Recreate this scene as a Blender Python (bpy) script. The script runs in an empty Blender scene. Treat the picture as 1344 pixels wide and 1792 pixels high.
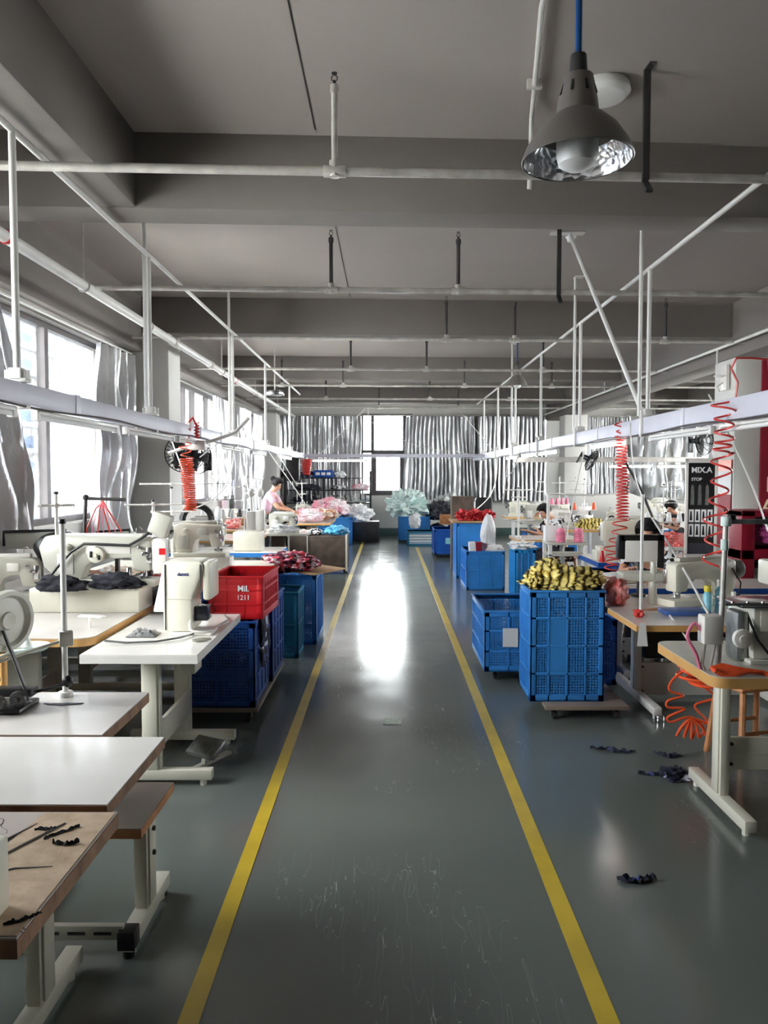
import bpy, bmesh, math, random
from math import sin, cos, pi, radians, sqrt, atan2
from mathutils import Vector, Matrix, noise
random.seed(7)
scene = bpy.context.scene
C = scene.collection

# ------------------------------------------------------------------ camera
EYE = 1.65
PITCH, YAW, FPX = radians(2.77), radians(.255), 1346.0
cam_data = bpy.data.cameras.new('camera')
cam_data.sensor_fit = 'VERTICAL'; cam_data.sensor_height = 36.0; cam_data.lens = 36.0 * FPX / 1792.0
cam_data.clip_start = .05; cam_data.clip_end = 400
cam = bpy.data.objects.new('camera', cam_data); C.objects.link(cam)
cam.location = (0, 0, EYE); cam.rotation_euler = (pi/2 - PITCH, 0, YAW)
scene.camera = cam

# ------------------------------------------------------------------ world, daylight, exposure
scene.view_settings.view_transform = 'Standard'
scene.view_settings.look = 'None'
scene.view_settings.gamma = 1.0
scene.view_settings.use_curve_mapping = False
scene.view_settings.exposure = 2.72
world = bpy.data.worlds.new('world'); scene.world = world
world.use_nodes = True
wn = world.node_tree.nodes; wl = world.node_tree.links
bg = wn['Background']; bg.inputs['Color'].default_value = (1.0, .985, .97, 1)
bg.inputs['Strength'].default_value = 5.0
try:
    scene.cycles.use_denoising = True
    scene.cycles.max_bounces = 8; scene.cycles.diffuse_bounces = 5; scene.cycles.glossy_bounces = 4
    scene.cycles.transparent_max_bounces = 16
    scene.cycles.sample_clamp_indirect = 6.0
    scene.cycles.caustics_reflective = False; scene.cycles.caustics_refractive = False
except Exception: pass

def portal(loc, rot, sx, sy):
    l = bpy.data.lights.new('daylight_portal', 'AREA'); l.shape = 'RECTANGLE'; l.size = sx; l.size_y = sy
    l.cycles.is_portal = True
    o = bpy.data.objects.new('daylight_portal', l); C.objects.link(o); o.location = loc; o.rotation_euler = rot
# window openings of the left wall: (y0, y1), sill, head
LEFT_X = -3.25
LEFT_WINS = [(1.9, 4.0), (4.4, 8.9), (10.2, 15.0), (15.75, 18.9)]
SILL, HEAD = 1.17, 3.12
for a_, b_ in LEFT_WINS:
    portal((LEFT_X-.12, (a_+b_)/2, (SILL+HEAD)/2), (0, -pi/2, 0), HEAD-SILL, b_-a_)
portal((0, 21.2, 2.2), (-pi/2, 0, 0), 2.6, 2.2)
RIGHT_X = 10.4
RIGHT_WINS = [(7, 10.5), (11.5, 15), (16, 20)]
for a_, b_ in RIGHT_WINS:
    portal((RIGHT_X+.12, (a_+b_)/2, 2.1), (0, pi/2, 0), 2.2, b_-a_)

# ------------------------------------------------------------------ projection helper: a pixel at a known real depth / height -> point
def ray(px, py):
    u = (px-672)/FPX; v = (896-py)/FPX
    x, y, z = u, cos(PITCH)+v*sin(PITCH), -sin(PITCH)+v*cos(PITCH)
    return Vector((x*cos(YAW)-y*sin(YAW), x*sin(YAW)+y*cos(YAW), z))
def at(px, py, Y):
    d = ray(px, py); t = Y/d.y; return Vector((d.x*t, Y, EYE+d.z*t))
def onz(px, py, z):
    d = ray(px, py); t = (z-EYE)/d.z; return Vector((d.x*t, d.y*t, z))

# ------------------------------------------------------------------ materials
def srgb(r, g, b):
    f = lambda c: (c/255/12.92) if c/255 <= .04045 else ((c/255+.055)/1.055)**2.4
    return (f(r), f(g), f(b))
MATS = {}
def mat(name, col, rough=.5, metal=0., var=.12, scale=6., bump=0., bscale=40., coat=0., emis=None, estr=0., spec=.5, col2=None, alpha=None, sheen=0.):
    if name in MATS: return MATS[name]
    m = bpy.data.materials.new(name); m.use_nodes = True; MATS[name] = m
    n = m.node_tree.nodes; l = m.node_tree.links; p = n['Principled BSDF']
    tc = n.new('ShaderNodeTexCoord'); ns = n.new('ShaderNodeTexNoise'); ns.inputs['Scale'].default_value = scale; ns.inputs['Detail'].default_value = 5
    l.new(tc.outputs['Object'], ns.inputs['Vector'])
    mx = n.new('ShaderNodeMix'); mx.data_type = 'RGBA'
    c2 = col2 if col2 else tuple(c*(1-var) for c in col)
    c1 = col if col2 else tuple(min(1, c*(1+var*.6)) for c in col)
    mx.inputs[6].default_value = (*c1, 1); mx.inputs[7].default_value = (*c2, 1)
    rp = n.new('ShaderNodeValToRGB'); rp.color_ramp.elements[0].position = .35; rp.color_ramp.elements[1].position = .65
    l.new(ns.outputs['Fac'], rp.inputs[0]); l.new(rp.outputs[0], mx.inputs[0]); l.new(mx.outputs[2], p.inputs['Base Color'])
    p.inputs['Roughness'].default_value = rough; p.inputs['Metallic'].default_value = metal
    p.inputs['Specular IOR Level'].default_value = spec
    if coat: p.inputs['Coat Weight'].default_value = coat; p.inputs['Coat Roughness'].default_value = .1
    if sheen: p.inputs['Sheen Weight'].default_value = sheen
    if bump:
        n2 = n.new('ShaderNodeTexNoise'); n2.inputs['Scale'].default_value = bscale; n2.inputs['Detail'].default_value = 4
        l.new(tc.outputs['Object'], n2.inputs['Vector'])
        b = n.new('ShaderNodeBump'); b.inputs['Strength'].default_value = bump; b.inputs['Distance'].default_value = .01
        l.new(n2.outputs['Fac'], b.inputs['Height']); l.new(b.outputs[0], p.inputs['Normal'])
    if emis: p.inputs['Emission Color'].default_value = (*emis, 1); p.inputs['Emission Strength'].default_value = estr
    return m

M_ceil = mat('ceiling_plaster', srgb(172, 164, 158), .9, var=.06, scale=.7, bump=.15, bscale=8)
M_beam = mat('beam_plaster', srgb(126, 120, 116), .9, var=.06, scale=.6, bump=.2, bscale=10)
M_wall = mat('wall_paint', srgb(214, 212, 207), .8, var=.04, scale=1., bump=.08, bscale=20)
M_pil = mat('pillar_paint', srgb(222, 220, 215), .7, var=.04, scale=1.2, bump=.08, bscale=20)
M_green = mat('green_skirting_paint', srgb(70, 92, 88), .4, var=.1)
M_frame = mat('window_frame_metal', srgb(98, 93, 94), .45, .3, var=.08)
M_steel = mat('galvanised_pipe', srgb(206, 202, 196), .38, .3, var=.2, scale=9, bump=.1)
M_wsteel = mat('white_painted_steel', srgb(226, 224, 220), .35, .0, var=.06, scale=5)
M_rail = mat('pale_lilac_trunking', srgb(212, 212, 224), .4, .1, var=.05, scale=3)
M_dsteel = mat('dark_steel', srgb(84, 82, 82), .4, .6, var=.2)
M_grip = mat('grey_machine_metal', srgb(140, 142, 140), .35, .6, var=.25, scale=20)
M_chrome = mat('chrome', srgb(210, 210, 212), .15, 1., var=.1)
M_black = mat('black_plastic', srgb(22, 22, 24), .4, var=.2)
M_cream = mat('cream_machine_enamel', srgb(226, 222, 206), .3, var=.05, coat=.3)
M_white = mat('white_machine_enamel', srgb(236, 232, 226), .28, var=.04, coat=.3)
M_gbeige = mat('grey_beige_enamel', srgb(196, 194, 182), .35, var=.06, coat=.2)
M_blue = mat('blue_plastic', srgb(56, 138, 216), .38, var=.12, scale=4)
M_dblue = mat('deep_blue_plastic', srgb(24, 78, 160), .38, var=.15, scale=4)
M_teal = mat('teal_blue_plastic', srgb(46, 130, 170), .4, var=.12, scale=4)
M_red = mat('red_plastic', srgb(206, 22, 34), .35, var=.1, scale=4)
M_orange = mat('orange_tube_plastic', srgb(240, 92, 48), .3, var=.12, scale=10)
M_rcoil = mat('coral_red_tube_plastic', srgb(222, 72, 66), .3, var=.12, scale=10)
M_pink = mat('pink_plastic', srgb(232, 130, 160), .4, var=.15, scale=20)
M_yel = mat('yellow_floor_paint', srgb(200, 172, 46), .32, var=.12, scale=5, coat=.2)
M_ply = mat('plywood_edge', srgb(150, 112, 82), .6, col2=srgb(112, 80, 58), scale=14, bump=.3)
M_oredge = mat('orange_edge_band', srgb(214, 164, 98), .4, var=.1, scale=4)
M_wood = mat('orange_wood', srgb(196, 138, 92), .5, col2=srgb(170, 110, 68), scale=12, bump=.1)
M_tanply = mat('tan_bare_plywood', srgb(200, 176, 148), .55, col2=srgb(176, 150, 122), scale=22, bump=.3)
M_card = mat('brown_cardboard', srgb(176, 140, 104), .8, var=.1, scale=5, bump=.15)
M_dcard = mat('dark_brown_board', srgb(92, 78, 68), .8, col2=srgb(70, 58, 50), scale=9, bump=.2)
M_paper = mat('white_paper', srgb(236, 236, 236), .7, var=.04)
M_skin = mat('skin', srgb(214, 160, 132), .5, var=.06, scale=12)
M_hair = mat('black_hair', srgb(18, 15, 16), .65, var=.3, scale=60, bump=.3, bscale=90, spec=.25)
M_maroon = mat('maroon_red_paint', srgb(142, 22, 44), .4, var=.08)
M_dark = mat('dark_cloth', srgb(26, 26, 36), .85, var=.3, scale=14, bump=.3)
M_cord = mat('blue_cord_plastic', srgb(24, 84, 150), .45, var=.1)
M_lamp = mat('grey_lamp_enamel', srgb(128, 122, 118), .45, .2, var=.08)
M_opal = mat('opal_plastic', srgb(240, 240, 238), .35, var=.03)
M_tube_on = mat('lit_tube_phosphor', (1, 1, 1), .4, var=0, emis=(1., .98, .95), estr=5)
M_tube_off = mat('unlit_tube_glass', srgb(240, 240, 240), .2, var=.02)
M_bag = mat('translucent_grey_white_bag', srgb(226, 230, 228), .3, var=.1, scale=5, bump=.5, bscale=12)

def node_mat(name):
    m = bpy.data.materials.new(name); m.use_nodes = True; MATS[name] = m
    return m, m.node_tree.nodes, m.node_tree.links, m.node_tree.nodes['Principled BSDF']
def N(n, t, **k):
    o = n.new(t)
    for a, b in k.items():
        if hasattr(o, a): setattr(o, a, b)
        else: o.inputs[a].default_value = b
    return o
def mth(n, l, op, a, b=None, c=None):
    o = n.new('ShaderNodeMath'); o.operation = op
    for i, v in enumerate((a, b, c)):
        if v is None: continue
        if isinstance(v, (int, float)): o.inputs[i].default_value = v
        else: l.new(v, o.inputs[i])
    return o.outputs[0]

# glossy epoxy floor with scuffs
M_floor, n, l, p = node_mat('green_grey_epoxy')
tc = N(n, 'ShaderNodeTexCoord')
ns = N(n, 'ShaderNodeTexNoise', Scale=.9, Detail=8.); l.new(tc.outputs['Object'], ns.inputs['Vector'])
mx = n.new('ShaderNodeMix'); mx.data_type = 'RGBA'; mx.inputs[6].default_value = (*srgb(92, 99, 96), 1); mx.inputs[7].default_value = (*srgb(104, 110, 106), 1)
l.new(ns.outputs['Fac'], mx.inputs[0])
# white scuff scratches: thin stretched voronoi-free noise ridges
mp = N(n, 'ShaderNodeMapping'); mp.inputs['Scale'].default_value = (7, .9, 1); mp.inputs['Rotation'].default_value = (0, 0, .35); l.new(tc.outputs['Object'], mp.inputs['Vector'])
sc = N(n, 'ShaderNodeTexNoise', Scale=2.2, Detail=2.); l.new(mp.outputs[0], sc.inputs['Vector'])
r1 = mth(n, l, 'ABSOLUTE', mth(n, l, 'SUBTRACT', sc.outputs['Fac'], .5))
r2 = mth(n, l, 'LESS_THAN', r1, .0016)
big = N(n, 'ShaderNodeTexNoise', Scale=.6, Detail=2.); l.new(tc.outputs['Object'], big.inputs['Vector'])
r3 = mth(n, l, 'MULTIPLY', r2, mth(n, l, 'GREATER_THAN', big.outputs['Fac'], .52))
m2 = n.new('ShaderNodeMix'); m2.data_type = 'RGBA'; m2.inputs[7].default_value = (*srgb(168, 176, 172), 1)
l.new(mth(n, l, 'MULTIPLY', r3, .55), m2.inputs[0]); l.new(mx.outputs[2], m2.inputs[6]); l.new(m2.outputs[2], p.inputs['Base Color'])
rn = N(n, 'ShaderNodeTexNoise', Scale=3., Detail=6.); l.new(tc.outputs['Object'], rn.inputs['Vector'])
l.new(mth(n, l, 'MULTIPLY_ADD', rn.outputs['Fac'], .16, .09), p.inputs['Roughness'])
wv = N(n, 'ShaderNodeTexNoise', Scale=45., Detail=3.); l.new(tc.outputs['Object'], wv.inputs['Vector'])
b = N(n, 'ShaderNodeBump', Strength=.035, Distance=.01); l.new(wv.outputs['Fac'], b.inputs['Height']); l.new(b.outputs[0], p.inputs['Normal'])
p.inputs['Specular IOR Level'].default_value = .55

# silver blackout curtain
M_silver, n, l, p = node_mat('silver_blackout_cloth')
tc = N(n, 'ShaderNodeTexCoord')
ns = N(n, 'ShaderNodeTexNoise', Scale=3., Detail=5.); l.new(tc.outputs['Object'], ns.inputs['Vector'])
mx = n.new('ShaderNodeMix'); mx.data_type = 'RGBA'; mx.inputs[6].default_value = (.52, .52, .53, 1); mx.inputs[7].default_value = (.74, .74, .75, 1)
l.new(ns.outputs['Fac'], mx.inputs[0]); l.new(mx.outputs[2], p.inputs['Base Color'])
p.inputs['Metallic'].default_value = .75; p.inputs['Roughness'].default_value = .33
mp = N(n, 'ShaderNodeMapping'); mp.inputs['Scale'].default_value = (1, 1, .35); l.new(tc.outputs['Object'], mp.inputs['Vector'])
w2 = N(n, 'ShaderNodeTexNoise', Scale=14., Detail=3.); l.new(mp.outputs[0], w2.inputs['Vector'])
b = N(n, 'ShaderNodeBump', Strength=.5, Distance=.02); l.new(w2.outputs['Fac'], b.inputs['Height']); l.new(b.outputs[0], p.inputs['Normal'])

# glass pane
M_glass, n, l, p = node_mat('window_glass')
tr = N(n, 'ShaderNodeBsdfTransparent'); tr.inputs[0].default_value = (.93, .96, .97, 1)
gl = N(n, 'ShaderNodeBsdfGlossy', Roughness=.03)
ms = N(n, 'ShaderNodeMixShader'); fr = N(n, 'ShaderNodeFresnel', IOR=1.3); ng = N(n, 'ShaderNodeTexNoise', Scale=2.)
l.new(mth(n, l, 'MULTIPLY', fr.outputs[0], mth(n, l, 'MULTIPLY_ADD', ng.outputs['Fac'], .2, .8)), ms.inputs[0])
l.new(tr.outputs[0], ms.inputs[1]); l.new(gl.outputs[0], ms.inputs[2]); l.new(ms.outputs[0], n['Material Output'].inputs[0])

# clear plastic film for bags
M_film, n, l, p = node_mat('clear_plastic_film')
tr = N(n, 'ShaderNodeBsdfTransparent'); ms = N(n, 'ShaderNodeMixShader'); ms.inputs[0].default_value = .5
p.inputs['Base Color'].default_value = (.8, .82, .84, 1); p.inputs['Roughness'].default_value = .2
ng = N(n, 'ShaderNodeTexNoise', Scale=18., Detail=4.); b = N(n, 'ShaderNodeBump', Strength=.8, Distance=.02); l.new(ng.outputs['Fac'], b.inputs['Height']); l.new(b.outputs[0], p.inputs['Normal'])
l.new(tr.outputs[0], ms.inputs[1]); l.new(p.outputs[0], ms.inputs[2]); l.new(ms.outputs[0], n['Material Output'].inputs[0])

def hole_mat(name, col, pitch=.017, fill=.52):
    """perforated crate plastic: square holes through the wall"""
    m, n, l, p = node_mat(name)
    p.inputs['Base Color'].default_value = (*col, 1); p.inputs['Roughness'].default_value = .4
    tc = N(n, 'ShaderNodeTexCoord'); sx = N(n, 'ShaderNodeSeparateXYZ'); l.new(tc.outputs['Object'], sx.inputs[0])
    sn = N(n, 'ShaderNodeSeparateXYZ'); l.new(tc.outputs['Normal'], sn.inputs[0])
    sel = mth(n, l, 'GREATER_THAN', mth(n, l, 'ABSOLUTE', sn.outputs[0]), .5)
    mxx = n.new('ShaderNodeMix'); mxx.data_type = 'FLOAT'; l.new(sel, mxx.inputs[0]); l.new(sx.outputs[0], mxx.inputs[2]); l.new(sx.outputs[1], mxx.inputs[3])
    u = mth(n, l, 'FRACT', mth(n, l, 'MULTIPLY', mth(n, l, 'ADD', mxx.outputs[0], 10), 1/pitch))
    v = mth(n, l, 'FRACT', mth(n, l, 'MULTIPLY', mth(n, l, 'ADD', sx.outputs[2], 10), 1/pitch))
    h = mth(n, l, 'MULTIPLY', mth(n, l, 'LESS_THAN', u, fill), mth(n, l, 'LESS_THAN', v, fill))
    ns = N(n, 'ShaderNodeTexNoise', Scale=5.); l.new(tc.outputs['Object'], ns.inputs['Vector'])
    mc = n.new('ShaderNodeMix'); mc.data_type = 'RGBA'; mc.inputs[6].default_value = (*col, 1); mc.inputs[7].default_value = (*[c*.8 for c in col], 1)
    l.new(ns.outputs['Fac'], mc.inputs[0]); l.new(mc.outputs[2], p.inputs['Base Color'])
    tr = N(n, 'ShaderNodeBsdfTransparent'); ms = N(n, 'ShaderNodeMixShader')
    l.new(h, ms.inputs[0]); l.new(p.outputs[0], ms.inputs[1]); l.new(tr.outputs[0], ms.inputs[2]); l.new(ms.outputs[0], n['Material Output'].inputs[0])
    return m
H_blue = hole_mat('perforated_blue_plastic', srgb(56, 138, 216), .019, .55)
H_dblue = hole_mat('perforated_deep_blue_plastic', srgb(24, 78, 160), .021, .5)
H_teal = hole_mat('perforated_teal_plastic', srgb(46, 130, 170), .02, .6)
H_red = hole_mat('perforated_red_plastic', srgb(206, 22, 34), .02, .3)

def pattern_mat(name, base, spots, scale=18, thr=.5, rough=.75):
    """printed cloth: patches of other colours"""
    m, n, l, p = node_mat(name)
    tc = N(n, 'ShaderNodeTexCoord'); v = N(n, 'ShaderNodeTexVoronoi', Scale=scale); l.new(tc.outputs['Object'], v.inputs['Vector'])
    sp = N(n, 'ShaderNodeSeparateColor'); l.new(v.outputs['Color'], sp.inputs[0])
    r = n.new('ShaderNodeValToRGB'); r.color_ramp.interpolation = 'CONSTANT'
    e = r.color_ramp.elements; e[0].position = 0; e[0].color = (*base, 1); e[1].position = thr; e[1].color = (*spots[0], 1)
    for i, s in enumerate(spots[1:]):
        q = e.new(thr+(1-thr)*(i+1)/len(spots)); q.color = (*s, 1)
    l.new(sp.outputs[0], r.inputs[0]); l.new(r.outputs[0], p.inputs['Base Color']); p.inputs['Roughness'].default_value = rough
    ng = N(n, 'ShaderNodeTexNoise', Scale=30.); l.new(tc.outputs['Object'], ng.inputs['Vector'])
    b = N(n, 'ShaderNodeBump', Strength=.4, Distance=.01); l.new(ng.outputs['Fac'], b.inputs['Height']); l.new(b.outputs[0], p.inputs['Normal'])
    return m
P_floral = pattern_mat('floral_print_cloth', srgb(110, 40, 66), [srgb(206, 120, 140), srgb(40, 24, 40), srgb(220, 196, 200), srgb(190, 40, 50)], 26, .3)
P_navy = pattern_mat('navy_floral_cloth', srgb(18, 20, 44), [srgb(60, 70, 130), srgb(190, 190, 210)], 22, .7)
M_pl, n, l, p = node_mat('yellow_brown_striped_cloth')
tc = N(n, 'ShaderNodeTexCoord'); wv = N(n, 'ShaderNodeTexWave', Scale=5., Distortion=9.); wv.inputs['Detail'].default_value = 3; l.new(tc.outputs['Object'], wv.inputs['Vector'])
r = n.new('ShaderNodeValToRGB'); e = r.color_ramp.elements; e[0].position = .12; e[0].color = (*srgb(58, 44, 20), 1); e[1].position = .34; e[1].color = (*srgb(214, 186, 76), 1); q_ = e.new(.8); q_.color = (*srgb(240, 222, 140), 1)
l.new(wv.outputs['Fac'], r.inputs[0]); l.new(r.outputs[0], p.inputs['Base Color']); p.inputs['Roughness'].default_value = .6
P_leop = M_pl
P_bw = pattern_mat('black_white_print_cloth', srgb(232, 232, 232), [srgb(24, 24, 26)], 30, .55)
P_stripe = mat('coral_white_goods', srgb(216, 70, 66), .4, col2=srgb(236, 176, 170), scale=9, bump=.7, bscale=30)
P_pinkbag = mat('pink_white_bundles', srgb(226, 130, 150), .4, col2=srgb(238, 230, 232), scale=3.4, bump=.8, bscale=16)
P_tan = pattern_mat('tan_white_bundles', srgb(216, 196, 176), [srgb(244, 240, 236), srgb(190, 130, 100)], 16, .4)
M_greyc = mat('grey_work_cloth', srgb(150, 150, 148), .85, col2=srgb(96, 96, 98), scale=10, bump=.4)
M_pinkcloth = mat('pale_pink_tshirt_cloth', srgb(232, 196, 212), .85, var=.08, scale=6, bump=.2)
M_greenw = mat('pale_green_white_sack', srgb(232, 244, 240), .45, col2=srgb(196, 222, 216), scale=4, bump=.9, bscale=9)
M_dgrey = mat('dark_grey_sack', srgb(64, 64, 74), .5, var=.2, scale=6, bump=.6, bscale=10)
M_wsack = mat('white_sack', srgb(226, 226, 228), .45, var=.08, scale=6, bump=.6, bscale=10)
M_jeans = mat('dark_trouser_cloth', srgb(34, 36, 46), .85, var=.2, scale=12)
M_trestle = mat('worn_white_laminate', srgb(226, 222, 216), .14, var=.06, scale=3, coat=.2)
M_lam = mat('pale_laminate', srgb(212, 206, 200), .25, var=.08, scale=3, coat=.2)
M_brwood = mat('brown_grey_laminate', srgb(142, 128, 116), .35, var=.12, scale=4)
M_screen = mat('dark_screen', srgb(30, 34, 48), .15, var=.3, scale=20)
M_bcyan = mat('light_blue_bottle', srgb(130, 196, 214), .3, var=.08)
M_yelcap = mat('yellow_cap', srgb(224, 204, 70), .4, var=.05)

# worn table top: marks with a shape of their own
M_worn, n, l, p = node_mat('scratched_paper_covered_top')
tc = N(n, 'ShaderNodeTexCoord'); ns = N(n, 'ShaderNodeTexNoise', Scale=2.5, Detail=4.); l.new(tc.outputs['Object'], ns.inputs['Vector'])
v = N(n, 'ShaderNodeTexNoise', Scale=4.5, Detail=3., Distortion=1.2); l.new(tc.outputs['Object'], v.inputs['Vector'])
mk = mth(n, l, 'LESS_THAN', mth(n, l, 'ABSOLUTE', mth(n, l, 'SUBTRACT', v.outputs['Fac'], .5)), .004)
gate = mth(n, l, 'MULTIPLY', mk, mth(n, l, 'GREATER_THAN', ns.outputs['Fac'], .53))
mx = n.new('ShaderNodeMix'); mx.data_type = 'RGBA'; mx.inputs[6].default_value = (*srgb(194, 182, 174), 1); mx.inputs[7].default_value = (*srgb(70, 60, 56), 1); l.new(gate, mx.inputs[0])
l.new(mx.outputs[2], p.inputs['Base Color']); p.inputs['Roughness'].default_value = .2
b = N(n, 'ShaderNodeBump', Strength=.15, Distance=.01); l.new(ns.outputs['Fac'], b.inputs['Height']); l.new(b.outputs[0], p.inputs['Normal'])

# ------------------------------------------------------------------ mesh helpers
class MB:
    def __init__(s): s.bm = bmesh.new(); s.mi = 0
    def _add(s, tmp, M=None, bevel=0, seg=2):
        tmp.normal_update()
        if bevel:
            bmesh.ops.bevel(tmp, geom=[e for e in tmp.edges if len(e.link_faces) == 2 and e.calc_face_angle(0) > .5], offset=bevel, segments=seg, affect='EDGES', profile=.5)
        if M is not None: bmesh.ops.transform(tmp, matrix=M, verts=tmp.verts)
        vs = [s.bm.verts.new(v.co) for v in tmp.verts]
        tmp.verts.index_update()
        for f in tmp.faces:
            try:
                nf = s.bm.faces.new([vs[v.index] for v in f.verts]); nf.material_index = s.mi
            except ValueError: pass
        tmp.free(); return s
    def box(s, x0, x1, y0, y1, z0, z1, bevel=0, M=None, seg=2):
        t = bmesh.new(); bmesh.ops.create_cube(t, size=1)
        bmesh.ops.transform(t, matrix=Matrix.Translation(((x0+x1)/2, (y0+y1)/2, (z0+z1)/2)) @ Matrix.Diagonal((abs(x1-x0), abs(y1-y0), abs(z1-z0), 1)), verts=t.verts)
        return s._add(t, M, bevel, seg)
    def cyl(s, p0, p1, r0, r1=None, n=16, cap=True, bevel=0):
        p0, p1 = Vector(p0), Vector(p1); d = p1-p0
        t = bmesh.new(); bmesh.ops.create_cone(t, cap_ends=cap, segments=n, radius1=r0, radius2=r0 if r1 is None else r1, depth=d.length)
        q = Vector((0, 0, 1)).rotation_difference(d.normalized()).to_matrix().to_4x4() if d.length > 0 else Matrix()
        return s._add(t, Matrix.Translation((p0+p1)/2) @ q, bevel)
    def lathe(s, prof, n=24, M=None):
        t = bmesh.new(); rings = []
        for r, z in prof:
            if r < 1e-5: rings.append([t.verts.new((0, 0, z))])
            else: rings.append([t.verts.new((r*cos(2*pi*i/n), r*sin(2*pi*i/n), z)) for i in range(n)])
        for a, b in zip(rings, rings[1:]):
            for i in range(n):
                j = (i+1) % n
                q = [a[i % len(a)], a[j % len(a)], b[j % len(b)], b[i % len(b)]]
                u = []
                for v in q:
                    if v not in u: u.append(v)
                if len(u) > 2:
                    try: t.faces.new(u)
                    except ValueError: pass
        bmesh.ops.recalc_face_normals(t, faces=t.faces)
        return s._add(t, M)
    def prism(s, pts, a, b, axis='y', bevel=0, M=None, seg=2):
        """polygon pts (u,v) extruded from a to b along axis"""
        f = {'y': lambda u, v, w: (u, w, v), 'x': lambda u, v, w: (w, u, v), 'z': lambda u, v, w: (u, v, w)}[axis]
        t = bmesh.new(); A = [t.verts.new(f(u, v, a)) for u, v in pts]; B = [t.verts.new(f(u, v, b)) for u, v in pts]
        t.faces.new(A); t.faces.new(B[::-1])
        for i in range(len(pts)):
            j = (i+1) % len(pts); t.faces.new([A[i], B[i], B[j], A[j]])
        bmesh.ops.recalc_face_normals(t, faces=t.faces)
        return s._add(t, M, bevel, seg)
    def tube(s, pts, r, n=8, cap=True, closed=False):
        pts = [Vector(p) for p in pts]; t = bmesh.new(); rings = []
        nrm = None
        for i, p in enumerate(pts):
            d = (pts[min(i+1, len(pts)-1)]-pts[max(i-1, 0)])
            if d.length < 1e-9: d = Vector((0, 0, 1))
            d.normalize()
            if nrm is None: nrm = d.orthogonal().normalized()
            nrm = (nrm-d*nrm.dot(d)); nrm = nrm.normalized() if nrm.length > 1e-6 else d.orthogonal().normalized()
            bn = d.cross(nrm); rr = r[i] if isinstance(r, (list, tuple)) else r
            rings.append([t.verts.new(p+(nrm*cos(2*pi*k/n)+bn*sin(2*pi*k/n))*rr) for k in range(n)])
        for a, b in zip(rings, rings[1:]):
            for k in range(n): t.faces.new([a[k], a[(k+1) % n], b[(k+1) % n], b[k]])
        if cap: t.faces.new(rings[0][::-1]); t.faces.new(rings[-1])
        return s._add(t)
    def blob(s, c, r, seed=0, amp=.25, fr=2.2, sub=3, flat=None):
        """crumpled lump; r = (rx, ry, rz); flat = lowest z kept"""
        t = bmesh.new(); bmesh.ops.create_icosphere(t, subdivisions=sub, radius=1)
        for v in t.verts:
            k = 1+amp*noise.fractal(v.co*fr+Vector((seed*7.3, seed*3.1, seed)), .6, 2.1, 4)
            co = Vector((v.co.x*r[0]*k, v.co.y*r[1]*k, v.co.z*r[2]*k))+Vector(c)
            if flat is not None and co.z < flat: co.z = flat
            v.co = co
        return s._add(t)
    def sheet(s, f, nu, nv, thick=0):
        """grid surface f(u,v)->point, u,v in 0..1, optional thickness"""
        t = bmesh.new(); g = [[t.verts.new(f(i/nu, j/nv)) for j in range(nv+1)] for i in range(nu+1)]
        for i in range(nu):
            for j in range(nv): t.faces.new([g[i][j], g[i+1][j], g[i+1][j+1], g[i][j+1]])
        if thick:
            bmesh.ops.recalc_face_normals(t, faces=t.faces)
            bmesh.ops.solidify(t, geom=t.faces[:], thickness=thick)
        return s._add(t)
    def build(s, name, mats, parent=None, smooth=35, label=None):
        me = bpy.data.meshes.new(name); bm = s.bm
        ca = radians(smooth); bm.normal_update()
        for f in bm.faces: f.smooth = True
        for e in bm.edges:
            if len(e.link_faces) != 2 or e.calc_face_angle(0) > ca: e.smooth = False
        bm.to_mesh(me); bm.free()
        for m in (mats if isinstance(mats, (list, tuple)) else [mats]): me.materials.append(m)
        o = bpy.data.objects.new(name, me); C.objects.link(o)
        if parent is not None: o.parent = parent
        if label: o['label'] = label
        return o

def smooth(pts, k=6):
    """Catmull-Rom through the points"""
    P = [Vector(p) for p in pts]; P = [P[0]*2-P[1]]+P+[P[-1]*2-P[-2]]; out = []
    for i in range(1, len(P)-2):
        for j in range(k):
            t = j/k; a, b, c, d = P[i-1], P[i], P[i+1], P[i+2]
            out.append(.5*((2*b)+(c-a)*t+(2*a-5*b+4*c-d)*t*t+(3*b-a-3*c+d)*t*t*t))
    return out+[P[-2]]
def thing(name, label, cat, loc=(0, 0, 0), rz=0, group=None):
    o = bpy.data.objects.new(name, None); C.objects.link(o); o.empty_display_size = .1
    o.location = loc; o.rotation_euler = (0, 0, rz); o['label'] = label; o['category'] = cat
    if group: o['group'] = group
    return o
def tag(o, label, cat, group=None, loc=None, rz=0, kind=None):
    o['label'] = label; o['category'] = cat
    if group: o['group'] = group
    if kind: o['kind'] = kind
    if loc is not None: o.location = loc; o.rotation_euler = (0, 0, rz)
    return o
def struct(o, label=None):
    o['kind'] = 'structure'
    if label: o['label'] = label; o['category'] = 'room structure'
    return o
def copy_tree(o, parent=None):
    c = o.copy(); C.objects.link(c)
    if parent is not None: c.parent = parent
    for ch in list(o.children): copy_tree(ch, c)
    return c
def dup(o, loc, rz=0, label=None, group=None, scale=None):
    c = copy_tree(o); c.location = loc; c.rotation_euler = (0, 0, rz)
    if label: c['label'] = label
    if group: c['group'] = group
    if scale: c.scale = (scale,)*3 if isinstance(scale, (int, float)) else scale
    return c
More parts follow.
